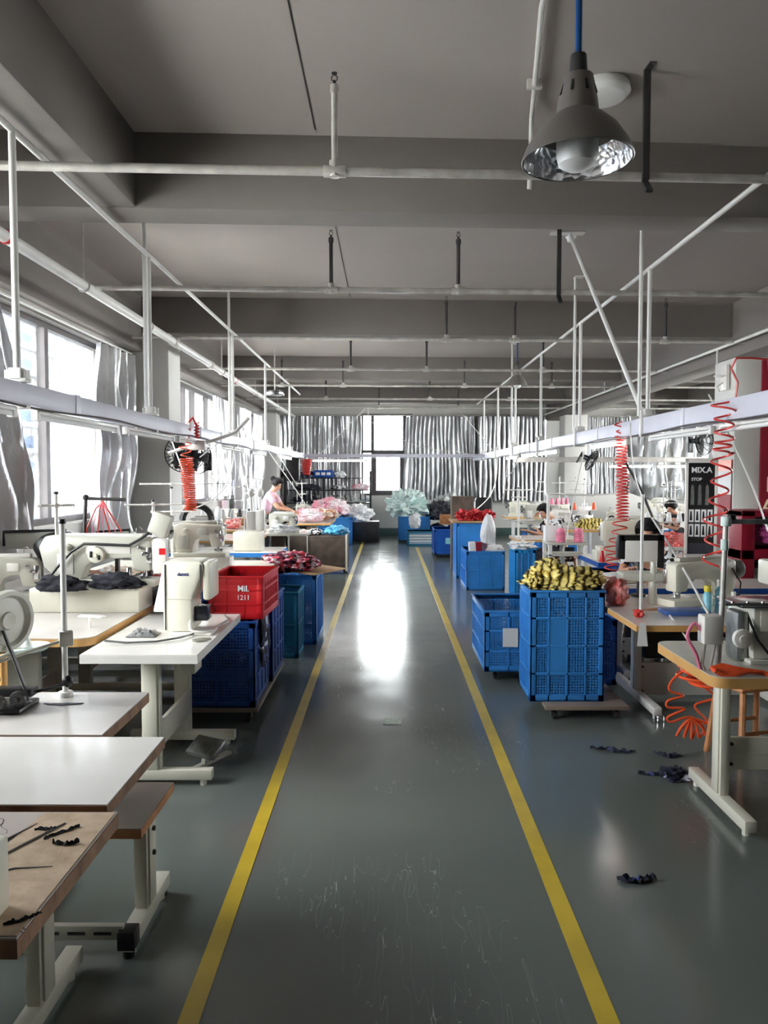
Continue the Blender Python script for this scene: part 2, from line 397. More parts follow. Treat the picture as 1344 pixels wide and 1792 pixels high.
def text_mesh(name, s, size, m, parent, loc, rot, label=None, extrude=.0008, sx=1., bold=0):
    cu = bpy.data.curves.new(name, 'FONT'); cu.body = s; cu.size = size; cu.extrude = extrude; cu.align_x = 'CENTER'; cu.align_y = 'CENTER'; cu.offset = bold
    tmp = bpy.data.objects.new(name, cu); C.objects.link(tmp)
    dg = bpy.context.evaluated_depsgraph_get(); me = bpy.data.meshes.new_from_object(tmp.evaluated_get(dg))
    bpy.data.objects.remove(tmp); me.materials.clear(); me.materials.append(m)
    o = bpy.data.objects.new(name, me); C.objects.link(o); o.parent = parent; o.location = loc; o.rotation_euler = rot; o.scale = (sx, 1, 1)
    if label: o['label'] = label
    return o
SK = radians(2.85)                 # the cross beams and cross pipes run slightly askew to the aisle
def askew(o, y): o.location = (0, y, 0); o.rotation_euler = (0, 0, SK); return o
# ================================================================== STRUCTURE
CEIL = 3.8; NEAR_Y = -5.0; BACK_Y = 20.9
b = MB(); b.box(-3.6, 10.8, NEAR_Y-.2, 21.9, -.12, 0); struct(b.build('floor', M_floor))
b = MB(); b.box(-3.6, 10.8, NEAR_Y-.2, 22.2, CEIL, CEIL+.15); struct(b.build('ceiling', M_ceil))
# walls with window openings
def wall_run(name, x, out, wins, sill, head, y0, y1, m):
    b = MB(); lo, hi = sorted((x, x+out))
    b.box(lo, hi, y0, y1, 0, sill); b.box(lo, hi, y0, y1, head, CEIL)
    e = y0
    for a, c in wins:
        b.box(lo, hi, e, a, sill, head); e = c
    b.box(lo, hi, e, y1, sill, head)
    return struct(b.build(name, m))
wall_run('wall_left', LEFT_X, -.22, LEFT_WINS, SILL, HEAD, NEAR_Y, 21.0, M_wall)
wall_run('wall_right', RIGHT_X, .22, RIGHT_WINS, 1.0, 3.2, NEAR_Y, 21.9, M_wall)
b = MB(); b.box(-3.6, 10.8, NEAR_Y-.2, NEAR_Y, 0, CEIL); struct(b.build('wall_front', M_wall))
# back wall, askew frame
BW = (-.70, .68, 1.09, 3.3)
b = MB(); b.box(-3.4, BW[0], 0, .25, 0, CEIL); b.box(BW[1], 10.9, 0, .25, 0, CEIL); b.box(BW[0], BW[1], 0, .25, 0, BW[2]); b.box(BW[0], BW[1], 0, .25, BW[3], CEIL)
struct(askew(b.build('wall_back', M_wall), BACK_Y))
b = MB(); b.box(-3.3, 10.4, -.014, 0, 0, .2, .003); struct(askew(b.build('baseboard_back', M_green), BACK_Y))
b = MB(); b.box(LEFT_X, LEFT_X+.014, NEAR_Y, 20.7, 0, .2); struct(b.build('baseboard_left', M_green))
# windows
def window(k, y0, y1, x, sgn, sill, head, mull, trans=None):
    w = MB(); t = .06; a, c = sorted((x-sgn*.10, x-sgn*.04))
    w.box(a, c, y0, y1, sill, sill+t); w.box(a, c, y0, y1, head-t, head); w.box(a, c, y0, y0+t, sill+t, head-t); w.box(a, c, y1-t, y1, sill+t, head-t)
    for q in mull: w.box(a-.01, c+.01, q-.04, q+.04, sill+t, head-t)
    if trans: w.box(a, c, y0+t, y1-t, trans-.03, trans+.03)
    o = struct(w.build('window_%d' % k, M_frame))
    e = y0+t
    for q in list(mull)+[y1]:
        g = MB(); xx = (a+c)/2; g.box(xx-.003, xx+.003, e, q-(.04 if q != y1 else t), sill+t, head-t); g.build('pane', M_glass, o); e = q+.04
    return o
window(2, *LEFT_WINS[0], LEFT_X, 1, SILL, HEAD, (2.7,))
w3 = window(3, *LEFT_WINS[1], LEFT_X, 1, SILL, HEAD, (5.2, 6.35, 7.45))
h = MB(); h.box(LEFT_X-.03, LEFT_X-.0, 6.30, 6.35, 1.62, 1.86, .008); h.tube([(LEFT_X, 6.33, 1.84), (LEFT_X+.06, 6.33, 1.83), (LEFT_X+.08, 6.36, 1.74), (LEFT_X+.08, 6.36, 1.66)], .013); h.build('window_handle', M_black, w3)
window(4, *LEFT_WINS[2], LEFT_X, 1, SILL, HEAD, (11.3, 12.5, 13.1, 14.1))
window(5, *LEFT_WINS[3], LEFT_X, 1, SILL, HEAD, (16.6, 17.3, 18.1))
for k, (a_, c_) in enumerate(RIGHT_WINS): window(7+k, a_, c_, RIGHT_X, -1, 1.0, 3.2, ((a_+c_)/2,))
# far window
w = MB(); x0, x1, z0, z1 = BW
for q in ((x0, x1, z0, z0+.06), (x0, x1, z1-.06, z1), (x0, x0+.05, z0, z1), (x1-.06, x1, z0, z1), (-.44, -.36, z0, z1), (.42, .52, z0, z1), (x0, x1, 2.24, 2.32)): w.box(q[0], q[1], .05, .12, q[2], q[3])
for q in ((-.36, .42, z0+.06, z0+.14), (-.36, .42, 2.16, 2.24), (-.36, -.30, z0+.06, 2.24), (.34, .42, z0+.06, 2.24)): w.box(q[0], q[1], .03, .1, q[2], q[3])
w6 = struct(askew(w.build('window_6', M_frame), BACK_Y))
for q in ((x0+.05, -.44, z0+.06, 2.24), (x0+.05, -.44, 2.32, z1-.06), (-.30, .34, z0+.14, 2.16), (-.36, .42, 2.32, z1-.06), (.52, x1-.06, z0+.06, z1-.06)):
    g = MB(); g.box(q[0], q[1], .08, .086, q[2], q[3]); g.build('pane', M_glass, w6)
# cross beams (y of near face, depth, underside)
for k, (y, dp, z) in enumerate([(.45, .3, 3.33), (5.01, .3, 3.33), (9.55, .3, 3.37), (14.15, .3, 3.40), (18.75, .3, 3.40)]):
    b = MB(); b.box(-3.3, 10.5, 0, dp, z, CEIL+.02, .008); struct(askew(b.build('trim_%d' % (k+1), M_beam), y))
# bearing beam lengthwise: left edge over the windows, short one on the left, and the right one on the pillars
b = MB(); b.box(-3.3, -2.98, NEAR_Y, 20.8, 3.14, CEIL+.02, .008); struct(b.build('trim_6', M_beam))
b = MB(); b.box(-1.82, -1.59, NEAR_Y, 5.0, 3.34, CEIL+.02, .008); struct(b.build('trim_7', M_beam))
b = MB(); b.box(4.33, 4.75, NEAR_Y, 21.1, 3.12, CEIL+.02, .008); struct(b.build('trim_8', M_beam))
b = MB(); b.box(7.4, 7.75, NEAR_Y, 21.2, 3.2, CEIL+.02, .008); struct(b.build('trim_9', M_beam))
# window reveal sill boards (marble-like strip under the panes)
for k, (a_, c_) in enumerate(LEFT_WINS):
    b = MB(); b.box(LEFT_X-.2, LEFT_X+.03, a_-.02, c_+.02, SILL-.025, SILL, .004); struct(b.build('trim_%d' % (10+k), M_pil))
# pillars
def pillar(n_, x0, x1, y0, y1, z1=CEIL):
    b = MB(); b.box(x0, x1, y0, y1, 0, z1, .02); return struct(b.build('wall_pillar_%s' % n_, M_pil))
pillar('left_near', LEFT_X, -2.66, 9.42, 9.95); pillar('left_far', LEFT_X, -2.72, 18.95, 19.5)
pillar('right_near', 4.36, 4.92, 9.72, 10.35, 3.13); pillar('right_far', 4.36, 4.92, 19.0, 19.6, 3.13)
# ceiling joint lines are fine grooves
g = MB(); g.box(-.455, -.447, -.5, 4.9, CEIL-.003, CEIL+.001); struct(g.build('trim_20', M_dsteel))
g = MB(); g.box(-.455, -.447, 5.45, 9.4, CEIL-.003, CEIL+.001); struct(g.build('trim_21', M_dsteel))
# exterior: neighbouring tower block seen through the left windows, and street ground
M_fac, n, l, p = node_mat('white_blue_facade')
tc = N(n, 'ShaderNodeTexCoord'); s_ = N(n, 'ShaderNodeSeparateXYZ'); l.new(tc.outputs['Object'], s_.inputs[0])
fz = mth(n, l, 'FRACT', mth(n, l, 'MULTIPLY', s_.outputs[2], 1/1.7)); fy = mth(n, l, 'FRACT', mth(n, l, 'MULTIPLY', s_.outputs[1], 1/6.))
win = mth(n, l, 'MULTIPLY', mth(n, l, 'LESS_THAN', fz, .5), mth(n, l, 'LESS_THAN', fy, .72))
mx = n.new('ShaderNodeMix'); mx.data_type = 'RGBA'; mx.inputs[6].default_value = (.42, .42, .43, 1); mx.inputs[7].default_value = (.13, .2, .36, 1); l.new(win, mx.inputs[0])
l.new(mx.outputs[2], p.inputs['Base Color']); p.inputs['Roughness'].default_value = .4
b = MB(); b.box(-40, -24, 26, 70, -14, 34)
for k in range(27): b.box(-24, -23.5, 26, 70, -13.9+k*1.7, -13.6+k*1.7)
tag(b.build('office_tower', M_fac), 'white and blue glazed tower block outside the left windows', 'building', 'tower blocks outside')
b = MB(); b.box(-52, -36, 2, 24, -14, 20)
tag(b.build('office_tower', M_fac), 'lower pale tower block outside the nearest left window', 'building')
b = MB(); b.box(-150, 150, -60, 200, -14.2, -14); struct(b.build('ground', M_wall))

# ---- painted aisle lines
for s_, (xa, xb) in (('left', (-.632, -.568)), ('right', (.632, .70))):
    b = MB(); b.box(xa, xb, NEAR_Y+.2, 18.9 if s_ == 'left' else 17.4, 0, .0025)
    tag(b.build('floor_line', M_yel), 'yellow painted aisle line on the %s side of the walkway' % s_, 'floor marking')

# ---- curtains
def curtain(label, p0, p1, ztop, zbot, pleats, amp, seed=0, gather=1., skew=0., bulge=None, thick=.002, nu=None, group=None, bow=0):
    """pleated cloth from p0 to p1 (xy); the bottom is gathered to `gather` of the width, shifted by skew"""
    p0, p1 = Vector((*p0, 0)), Vector((*p1, 0)); d = p1-p0; nrm = Vector((-d.y, d.x, 0)).normalized()
    nu = nu or max(30, int(pleats*9))
    def f(u, v):
        g = 1+(gather-1)*v; uu = .5+(u-.5)*g+skew*v
        ph = 2*pi*pleats*(u+.025*noise.noise(Vector((u*7, v*2.2, seed))))
        a = amp*(.65+.5*noise.noise(Vector((u*9, v*1.3, seed+5)))+.25*v)
        off = a*(sin(ph)+.35*sin(2*ph+1.3+seed)) + bow*v*v
        off += amp*1.5*noise.noise(Vector((u*5+v*2, v*3, seed+11)))*(.3+v)
        z = ztop+(zbot-ztop)*v + .05*v*noise.noise(Vector((u*4, 3, seed)))
        return p0+d*uu+nrm*off+Vector((0, 0, z))
    b = MB(); b.sheet(f, nu, 26, 0)
    o = b.build('curtain', M_silver, None, 80)
    tag(o, label, 'curtain', group); return o
def by(x, off=-.12): return (x*cos(SK)-off*sin(SK), BACK_Y+x*sin(SK)+off*cos(SK))
curtain('silver blackout curtain left of the far window', by(-3.0), by(-.70), 3.22, 1.1, 19, .045, 1)
curtain('silver blackout curtain right of the far window, its edge swept outward at the bottom', by(.5), by(2.35), 3.22, 1.0, 17, .05, 2, 1.12)
curtain('darker silver curtain between the right window curtain and the far pillar', by(2.42, -.22), by(4.3, -.2), 3.22, .95, 15, .06, 3)
curtain('silver curtain on the far wall just right of the far pillar', by(4.9), by(6.55), 3.22, 1.0, 13, .06, 4, 1.0, 0)
curtain('crumpled bright silver curtain behind the right rear machines', by(6.6), by(9.2), 3.25, 1.0, 7, .16, 6, 1.0)
b = MB(); b.cyl((-3.1, -.13, 3.25), (9.6, -.13, 3.25), .014); askew(b.build('curtain_rod', M_steel), BACK_Y); tag(bpy.data.objects['curtain_rod'], 'long steel curtain rod across the far wall', 'curtain rod')
# window-wall curtains
curtain('loose silver curtain on the nearest window, swept forward at its foot', (-3.08, 4.9), (-3.08, 6.15), 3.06, 1.02, 6.5, .07, 8, 1.5, .28)
curtain('silver curtain bunched against the near left pillar', (-3.1, 8.35), (-3.1, 9.36), 3.08, .9, 5, .09, 9, 1.3, -.12)
curtain('short silver curtain at the far end of the second left window', (-3.12, 13.9), (-3.12, 15.2), 3.08, 1.2, 7, .05, 10)
curtain('silver curtain at the near end of the third left window', (-3.12, 15.75), (-3.12, 16.3), 3.08, .8, 5, .05, 14)
curtain('silver curtain halfway along the third left window', (-3.12, 16.5), (-3.12, 17.5), 3.08, .8, 8, .05, 12)
curtain('silver curtain beside the far left pillar', (-3.12, 18.0), (-3.12, 18.9), 3.08, .8, 6, .05, 13)
b = MB(); b.cyl((-3.1, 4.0, 3.11), (-3.1, 9.4, 3.11), .012); tag(b.build('curtain_rod', M_wsteel), 'white curtain rod above the nearest left window', 'curtain rod')

# ================================================================== OVERHEAD
# seven sprinkler branch pipes, riser px columns from the photograph
RIS = [([(-.28, 1)], [(1.38, 0)]), ([(-.49, 1), (.62, 1)], [(1.50, 0)]), ([(.70, 1), (3.35, 1), (1.52, 0)], []), ([(-.56, 1), (.6, 1), (2.4, 0)], []), ([(-1.9, 1), (-.8, 0), (1.4, 1), (3.0, 0)], []), ([(-1.3, 0), (.9, 1), (2.6, 1)], []), ([(-.2, 1), (1.7, 0)], [])]
ORD = ['nearest', 'second', 'third', 'fourth', 'fifth', 'sixth', 'farthest']
for k, y in enumerate([4.17, 6.79, 9.2, 11.84, 14.0, 16.4, 18.46]):
    z = 3.255
    t = thing('sprinkler_pipe', '%s of the seven galvanised cross pipes below the ceiling' % ORD[k], 'pipe', (0, y, 0), SK, 'sprinkler pipes across the ceiling')
    r = .024 if k < 2 else .02
    b = MB(); xs = -3.2 if k != 1 else -2.55
    b.cyl((xs, 0, z), (10, 0, z), r, n=14); b.build('pipe', M_steel, t)
    for x, head in RIS[k][0]:
        b = MB(); b.cyl((x, 0, z), (x, 0, 3.66), .017, n=12); b.cyl((x, 0, 3.66), (x, 0, 3.70), .023, n=12); b.build('riser', M_dsteel if k else M_steel, t)
        b = MB(); b.cyl((x, 0, z-.03), (x, 0, z+.055), .03, n=12, bevel=.004); b.cyl((x-.06, 0, z), (x+.06, 0, z), .032, n=12, bevel=.004); b.build('tee_fitting', M_steel, t)
        if head:
            b = MB(); b.cyl((x, 0, 3.70), (x, 0, 3.725), .012, .008, n=8); b.tube([(x-.012, 0, 3.722), (x-.016, 0, 3.74), (x, 0, 3.76), (x+.016, 0, 3.74), (x+.012, 0, 3.722)], .003, 6); b.cyl((x, 0, 3.76), (x, 0, 3.763), .016, n=10)
            b.build('sprinkler_head', M_dsteel, t)
    for x, _ in RIS[k][1]:
        b = MB(); b.box(x-.018, x+.018, -.026-.02, -.026, z-.03, CEIL); b.box(x-.018, x+.018, -.12, -.026, CEIL-.006, CEIL); b.prism([(-.10, z-.10), (-.03, z-.03), (-.026, z-.03), (-.026, z-.05), (-.09, z-.115)], x-.018, x+.018, 'x')
        b.build('hanger_bracket', M_dsteel, t)
# fat lengthwise pipe on the left
t = thing('drain_pipe', 'thick pale lengthwise pipe with red coupling rings above the left windows', 'pipe', (0, 0, 0))
b = MB(); b.cyl((-2.46, -4.8, 3.18), (-2.46, 20.4, 3.18), .042, n=18); b.build('pipe', M_wsteel, t)
for y in (5.0, 12.5):
    b = MB(); b.cyl((-2.46, y, 3.18), (-2.46, y+.03, 3.18), .047, n=18); b.build('coupling_ring', M_red, t, label='red coupling ring')
for y in (2.1, 8.9, 10.7, 15.0):
    b = MB(); b.cyl((-2.46, y, 3.18), (-2.46, y+.14, 3.18), .054, n=16, bevel=.006); b.build('coupling', M_steel, t)
for y in (3.5, 6.3, 8.0, 11.5, 14.4, 17.3):
    b = MB(); b.cyl((-2.46, y, 3.22), (-2.46, y, CEIL), .007, n=8); b.tube([(-2.46+.05*cos(a), y, 3.18+.05*sin(a)) for a in [i*2*pi/14 for i in range(15)]], .006, 6); b.build('hanger_rod', M_steel, t)
t = thing('conduit', 'thin white pipe running lengthwise past the right near pillar top', 'pipe', (0, 0, 0))
b = MB(); b.cyl((4.20, 2, 3.25), (4.20, 20.6, 3.25), .02, n=12); b.build('pipe', M_wsteel, t)
for y in (4, 9.9, 15):
    b = MB(); b.cyl((4.20, y, 3.25), (4.20, y, 3.8 if y != 9.9 else 3.05), .012, n=8); b.build('hanger_rod', M_wsteel, t)
# lighting trunkings
def trunking(side, x, y0, y1, w, hgt, lab, rods, clips):
    z = 2.045
    t = thing('lighting_trunking', lab, 'lighting rail', (x, 0, 0))
    b = MB(); b.box(-w/2, w/2, y0, y1, z-hgt/2, z+hgt/2, .006); b.build('trunking_body', M_rail, t)
    b = MB(); b.cyl((0, y0, 3.30), (0, y1-.5, 3.30), .017, n=12); b.build('top_rail', M_wsteel, t)
    b = MB(); b.tube([(w/2+.012 if side < 0 else -w/2-.012, y0+i*(y1-y0)/60, z-hgt*.52+.012*sin(i*.9)) for i in range(61)], .006, 6); b.build('cable', M_dsteel, t)
    for y, zt, dbl in rods:
        b = MB(); b.cyl((0, y, z+hgt/2), (0, y, 3.30), .017, n=12)
        if dbl: b.cyl((-.05, y+.06, z+hgt/2+.02), (-.05, y+.06, zt), .016, n=12); b.box(-.07, .03, y-.02, y+.09, zt-.01, zt)
        b.build('hanger_rod', M_wsteel, t)
        b = MB(); b.box(-w/2-.02, w/2+.02, y-.03, y+.03, z+hgt/2, z+hgt/2+.02, .003); b.box(-w/2-.02, -w/2-.001, y-.022, y+.022, z-hgt/2-.02, z+hgt/2+.01, .002); b.box(-w/2-.018, w/2+.018, y-.022, y+.022, z-hgt/2-.022, z-hgt/2-.001, .003); b.cyl((-.05, y, z+hgt/2+.02), (-.05, y, z+hgt/2+.06), .012, n=8); b.cyl((.05, y, z+hgt/2+.02), (.05, y, z+hgt/2+.06), .012, n=8); b.box(-.03, .03, y-.03, y+.03, z+hgt/2+.01, z+hgt/2+.07, .004)
        b.build('clamp', M_wsteel, t)
    for y in clips:
        b = MB(); b.box(-w/2-.006, w/2+.006, y-.03, y+.03, z-hgt/2-.004, z+hgt/2+.006, .003); b.build('joint_cover', M_rail, t)
    return t
trunking(-1, -1.80, -2.0, 16.4, .07, .105, 'pale lighting rail hung on white rods along the window side of the aisle', [(1.1, CEIL, 0), (3.76, CEIL-.45, 0), (5.87, CEIL, 1), (9.0, CEIL, 1), (11.4, CEIL, 0), (14.2, CEIL, 0)], [2.5, 4.4, 7.3, 8.2, 10.2])
trunking(1, 2.10, .5, 18.6, .08, .13, 'pale lighting rail hung on white rods above the tall blue crate side', [(3.4, CEIL, 0), (6.25, CEIL, 1), (8.45, CEIL, 1), (10.6, CEIL, 0), (12.7, CEIL, 1), (14.7, CEIL, 0), (16.8, CEIL, 0)], [5.4, 7.6, 9.7, 11.2, 12.0])
b = MB(); b.box(-2.15, 2.10, 16.35, 16.42, 2.02, 2.09, .004); b.tube([(-1.8+i*.1, 16.33, 2.0+.01*sin(i)) for i in range(40)], .006, 6)
tag(b.build('cross_trunking', M_rail), 'far cross rail joining the two long lighting rails above the aisle', 'lighting rail')
b = MB(); b.box(2.14, 5.3, 13.0, 13.06, 1.86, 1.95, .004)
tag(b.build('cross_trunking', M_steel), 'grey cross rail carrying a lit tube in front of the bright right curtain', 'lighting rail')
# diagonal brace
b = MB(); b.cyl((1.62, 6.95, CEIL-.02), (2.08, 6.3, 2.14), .018, n=12); b.box(1.45, 1.75, 6.9, 7.0, CEIL-.012, CEIL)
tag(b.build('brace_pole', M_wsteel), 'slanting white pole from the ceiling down to the right lighting rail', 'pole')
# tube lights
def tube_light(on, L=1.15):
    t = thing('tube_light', 'x', 'light', (0, 0, 0))
    b = MB(); b.box(-.02, .02, 0, L, 0, .022, .003); b.build('housing', M_wsteel, t)
    b = MB(); b.cyl((0, .02, -.014), (0, L-.02, -.014), .0135, n=12); b.build('tube', M_tube_on if on else M_tube_off, t)
    for y in (0, L): 
        b = MB(); b.box(-.018, .018, y-.018, y+.018, -.032, .02, .004); b.build('end_cap', M_wsteel, t)
    return t
on = tube_light(1); off = tube_light(0)
def put_light(src, first, loc, rz, lab, grp):
    o = src if first else copy_tree(src); o.location = loc; o.rotation_euler = (0, 0, rz); o['label'] = lab; o['group'] = grp; return o
zt = 2.045-.0525-.034
OFFL = [(2.55, 'below the left rail, nearest one'), (3.95, 'below the left rail before the loose silver curtain'), (5.3, 'below the left rail in front of the nearest left window'), (6.62, 'below the left rail against the near left pillar'), (8.3, 'below the left rail over the second left window'), (10.2, 'below the left rail, just past the near pillar'), (-.2, 'below the left rail beside the camera')]
for i, (y, lb) in enumerate(OFFL): put_light(off, i == 0, (-1.80, y, zt), 0, 'unlit white tube light '+lb, 'unlit tube lights')
put_light(off, 0, (2.1, 3.7, 2.045-.065-.036), 0, 'unlit white tube light below the right rail, nearest one', 'unlit tube lights')
put_light(off, 0, (2.1, 5.0, 2.045-.065-.036), 0, 'unlit white tube light below the right rail in front of the near pillar', 'unlit tube lights')
zr = 2.045-.065-.036
for i, (x, y, z, rz, lb) in enumerate([(2.1, 6.75, zr, 0, 'lit tube light under the right rail closest to the coral hose'), (2.1, 9.5, zr, 0, 'lit tube light under the right rail, second lit one from the front'), (2.1, 10.8, zr, 0, 'lit tube light under the right rail, third lit one from the front'),
        (4.45, 13.0, 1.80, pi/2, 'lit tube light on the grey cross rail, left one'), (5.25, 13.0, 1.80, pi/2, 'lit tube light on the grey cross rail, right one'),
        (-1.8, 13.2, zt, 0, 'lit tube light under the left rail near the far end'), (-.45, 16.38, 1.96, pi/2, 'lit tube light under the far cross rail above the shelves'),
        (2.1, 12.4, zr, 0, 'lit tube light under the right rail, fourth lit one from the front')]):
    o = put_light(on, i == 0, (x, y, z), rz, lb, 'lit tube lights')
    if i in (3, 4): o.scale = (1, .62, 1)
# pendant lamps
def pendant(label, loc, R, cordtop, cordm, s=1.):
    t = thing('pendant_lamp', label, 'lamp', loc)
    b = MB(); b.lathe([(R, 0), (R+.004, .004), (R*.93, .05), (R*.74, .11), (R*.5, .155), (R*.40, .17)], 40); b.lathe([(R-.004, .002), (R*.92, .05), (R*.72, .105), (R*.4, .165)], 40); b.build('lamp_shade', [M_lamp, M_chrome], t)
    b = MB(); b.lathe([(R*.39, .165), (R*.36, .22), (R*.27, .31), (R*.16, .315), (R*.16, .33)], 28); b.build('lamp_neck', M_lamp, t)
    for k in range(8):
        a = k*pi/4+.25; b = MB(); M = Matrix.Rotation(a, 4, 'Z') @ Matrix.Translation((R*.345, 0, .235)) @ Matrix.Rotation(-.3, 4, 'Y'); b.box(-.004, .004, -.006*s, .006*s, -.0, .045*s, .002, M); b.build('vent_slot', M_black, t)
    b = MB(); b.cyl((0, 0, .315), (0, 0, .39), R*.17, R*.15, n=20, bevel=.004); b.build('cap', M_dsteel, t)
    b = MB(); b.lathe([(0, -.035), (R*.2, -.03), (R*.34, -.012), (R*.38, .02), (R*.38, .15), (0, .16)], 28); b.build('bulb', M_opal, t)
    b = MB(); b.cyl((0, 0, .38), (.0, 0, cordtop-loc[2]), .0125*s, n=10); b.build('cord', cordm, t)
    return t
def refl_mat():
    m, n, l, p = node_mat('faceted_reflector')
    tc = N(n, 'ShaderNodeTexCoord'); v = N(n, 'ShaderNodeTexVoronoi', Scale=22.); l.new(tc.outputs['Object'], v.inputs['Vector'])
    b = N(n, 'ShaderNodeBump', Strength=.7, Distance=.01); l.new(v.outputs['Distance'], b.inputs['Height']); l.new(b.outputs[0], p.inputs['Normal'])
    p.inputs['Metallic'].default_value = .9; p.inputs['Roughness'].default_value = .18; p.inputs['Base Color'].default_value = (.85, .85, .86, 1); return m
M_refl = refl_mat()
pl = at(1010, 282, 2.97)
pd = pendant('large grey pendant lamp with faceted reflector on a blue cord, near the camera', (pl.x, pl.y, pl.z), .205, CEIL, M_cord)
b = MB(); R = .2
b.lathe([(R-.0, .002), (R*.925, .05), (R*.73, .108), (R*.4, .165)], 40); b.build('reflector', M_refl, pd)
pf = at(905, 676, 12.15)
pendant('small far pendant lamp hanging on a blue cord over the right machines', (pf.x, pf.y, pf.z), .16, CEIL, M_cord, .9)
pf = at(481, 690, 12.9)
t = thing('high_bay_lamp', 'round silver high bay lamp hanging far left near the ceiling', 'lamp', (pf.x, pf.y, pf.z))
b = MB(); b.lathe([(0, -.02), (.15, -.02), (.16, 0), (.155, .05), (.10, .075), (.03, .085), (0, .085)], 28); b.build('lamp_body', M_chrome, t)
b = MB(); b.cyl((0, 0, .08), (0, 0, CEIL-pf.z), .012, n=8); b.build('cord', M_steel, t)
b = MB(); b.cyl((0, 0, CEIL-.05), (0, 0, CEIL), .15, .14, n=40, bevel=.008); b.cyl((0, 0, CEIL-.075), (0, 0, CEIL-.045), .12, .152, n=40, bevel=.006)
tag(b.build('ceiling_light', M_opal), 'round white flush light on the ceiling behind the big pendant lamp', 'ceiling light', loc=(1.19, 4.36, 0))
b = MB(); b.lathe([(0, -.05), (.03, -.045), (.035, -.02), (.05, 0), (0, 0)], 20)
tag(b.build('smoke_detector', M_wsteel), 'small white smoke detector on the ceiling by the slanting pole', 'smoke detector', loc=(1.66, 6.83+.25, CEIL))
b = MB(); b.tube([(.66, 2.9, CEIL-.03), (.70, 3.6, CEIL-.03), (.83, 4.5, CEIL-.03), (.845, 4.62, CEIL-.06), (.85, 4.66, CEIL-.2), (.85, 4.70, 3.36)], .014, 10)
for y, x in ((3.5, .69), (4.3, .80)): b.box(x-.04, x+.04, y-.012, y+.012, CEIL-.05, CEIL)
tag(b.build('ceiling_conduit', M_wsteel), 'white conduit bending off the ceiling beside the big pendant lamp', 'conduit')
for (x, y, zt_, zb) in ((.66, 6.9, 3.6, 3.27), (-2.95, 4.9, 3.5, 3.3)): pass
# ================================================================== BUILDERS
def table(label, x0, x1, y0, y1, z, top=None, edge=None, legs='y', tk=.035, inset=.14, lm=None, panel=True, pz=(.16, .30), group=None, rnd=0, foot=None, lean=0, legpos=None, fglide=True, foff=0):
    """machine table; legs='y': T legs at both x ends, feet run along y; legs='x': legs at both y ends, feet run along x"""
    top = top or M_lam; edge = edge or M_ply; lm = lm or M_cream
    cx, cy = (x0+x1)/2, (y0+y1)/2; hx, hy = (x1-x0)/2, (y1-y0)/2
    t = thing('sewing_table', label, 'table', (cx, cy, 0), 0, group)
    def outline(r):
        if not rnd: return [(-hx+r, -hy+r), (hx-r, -hy+r), (hx-r, hy-r), (-hx+r, hy-r)]
        P = []
        for sx, sy, a0 in ((1, -1, -pi/2), (1, 1, 0), (-1, 1, pi/2), (-1, -1, pi)):
            for k in range(6):
                a = a0+k*pi/10; P.append((sx*(hx-r-rnd)+rnd*cos(a), sy*(hy-r-rnd)+rnd*sin(a)))
        return P
    b = MB(); b.prism(outline(0), z-tk, z-.004, 'z'); b.mi = 1; b.prism(outline(.002), z-.004, z, 'z'); b.build('tabletop', [edge, top], t)
    along = hy if legs == 'y' else hx; ends = hx if legs == 'y' else hy
    fl = foot or along*.95
    lp = legpos or (-ends+inset, ends-inset)
    for e in lp:
        b = MB()
        def bx(u0, u1, v0, v1, z0, z1, bev=.004):
            u0 += foff; u1 += foff
            if legs == 'y': b.box(e+v0, e+v1, u0, u1, z0, z1, bev)
            else: b.box(u0, u1, e+v0, e+v1, z0, z1, bev)
        bx(-.05, .05, -.022, .022, .07, z-tk, .006); bx(-.035, .035, -.03, .03, .09, z-tk-.02, .003)
        bx(-fl, fl, -.028, .028, .03, .085, .005)
        bx(-along*.7, along*.7, -.02, .02, z-tk-.03, z-tk, .003)
        for u in (-fl+.05+foff, fl-.05+foff):
            if legs == 'y': b.cyl((e, u, 0), (e, u, .03), .018, n=10)
            else: b.cyl((u, e, 0), (u, e, .03), .018, n=10)
        b.build('leg', lm, t)
    if panel:
        b = MB(); a, c = lp[0], lp[1]
        if legs == 'y': b.box(a, c, -.012+foff, .012+foff, pz[0], pz[1], .003); b.box(a, c, -.016+foff, .016+foff, (pz[0]+pz[1])/2-.004, (pz[0]+pz[1])/2+.004)
        else: b.box(-.012, .012, a, c, pz[0], pz[1], .003)
        b.build('cross_panel', lm, t)
        for e in (a, c):
            for zz in (pz[0]+.03, pz[1]-.03):
                s_ = MB(); sg = 1 if e == a else -1
                if legs == 'y': s_.cyl((e+sg*.045, -.02+foff, zz), (e+sg*.045, -.011+foff, zz), .009, n=8)
                else: s_.cyl((-.02, e+sg*.045, zz), (-.011, e+sg*.045, zz), .009, n=8)
                s_.build('bolt', M_black, t)
    return t

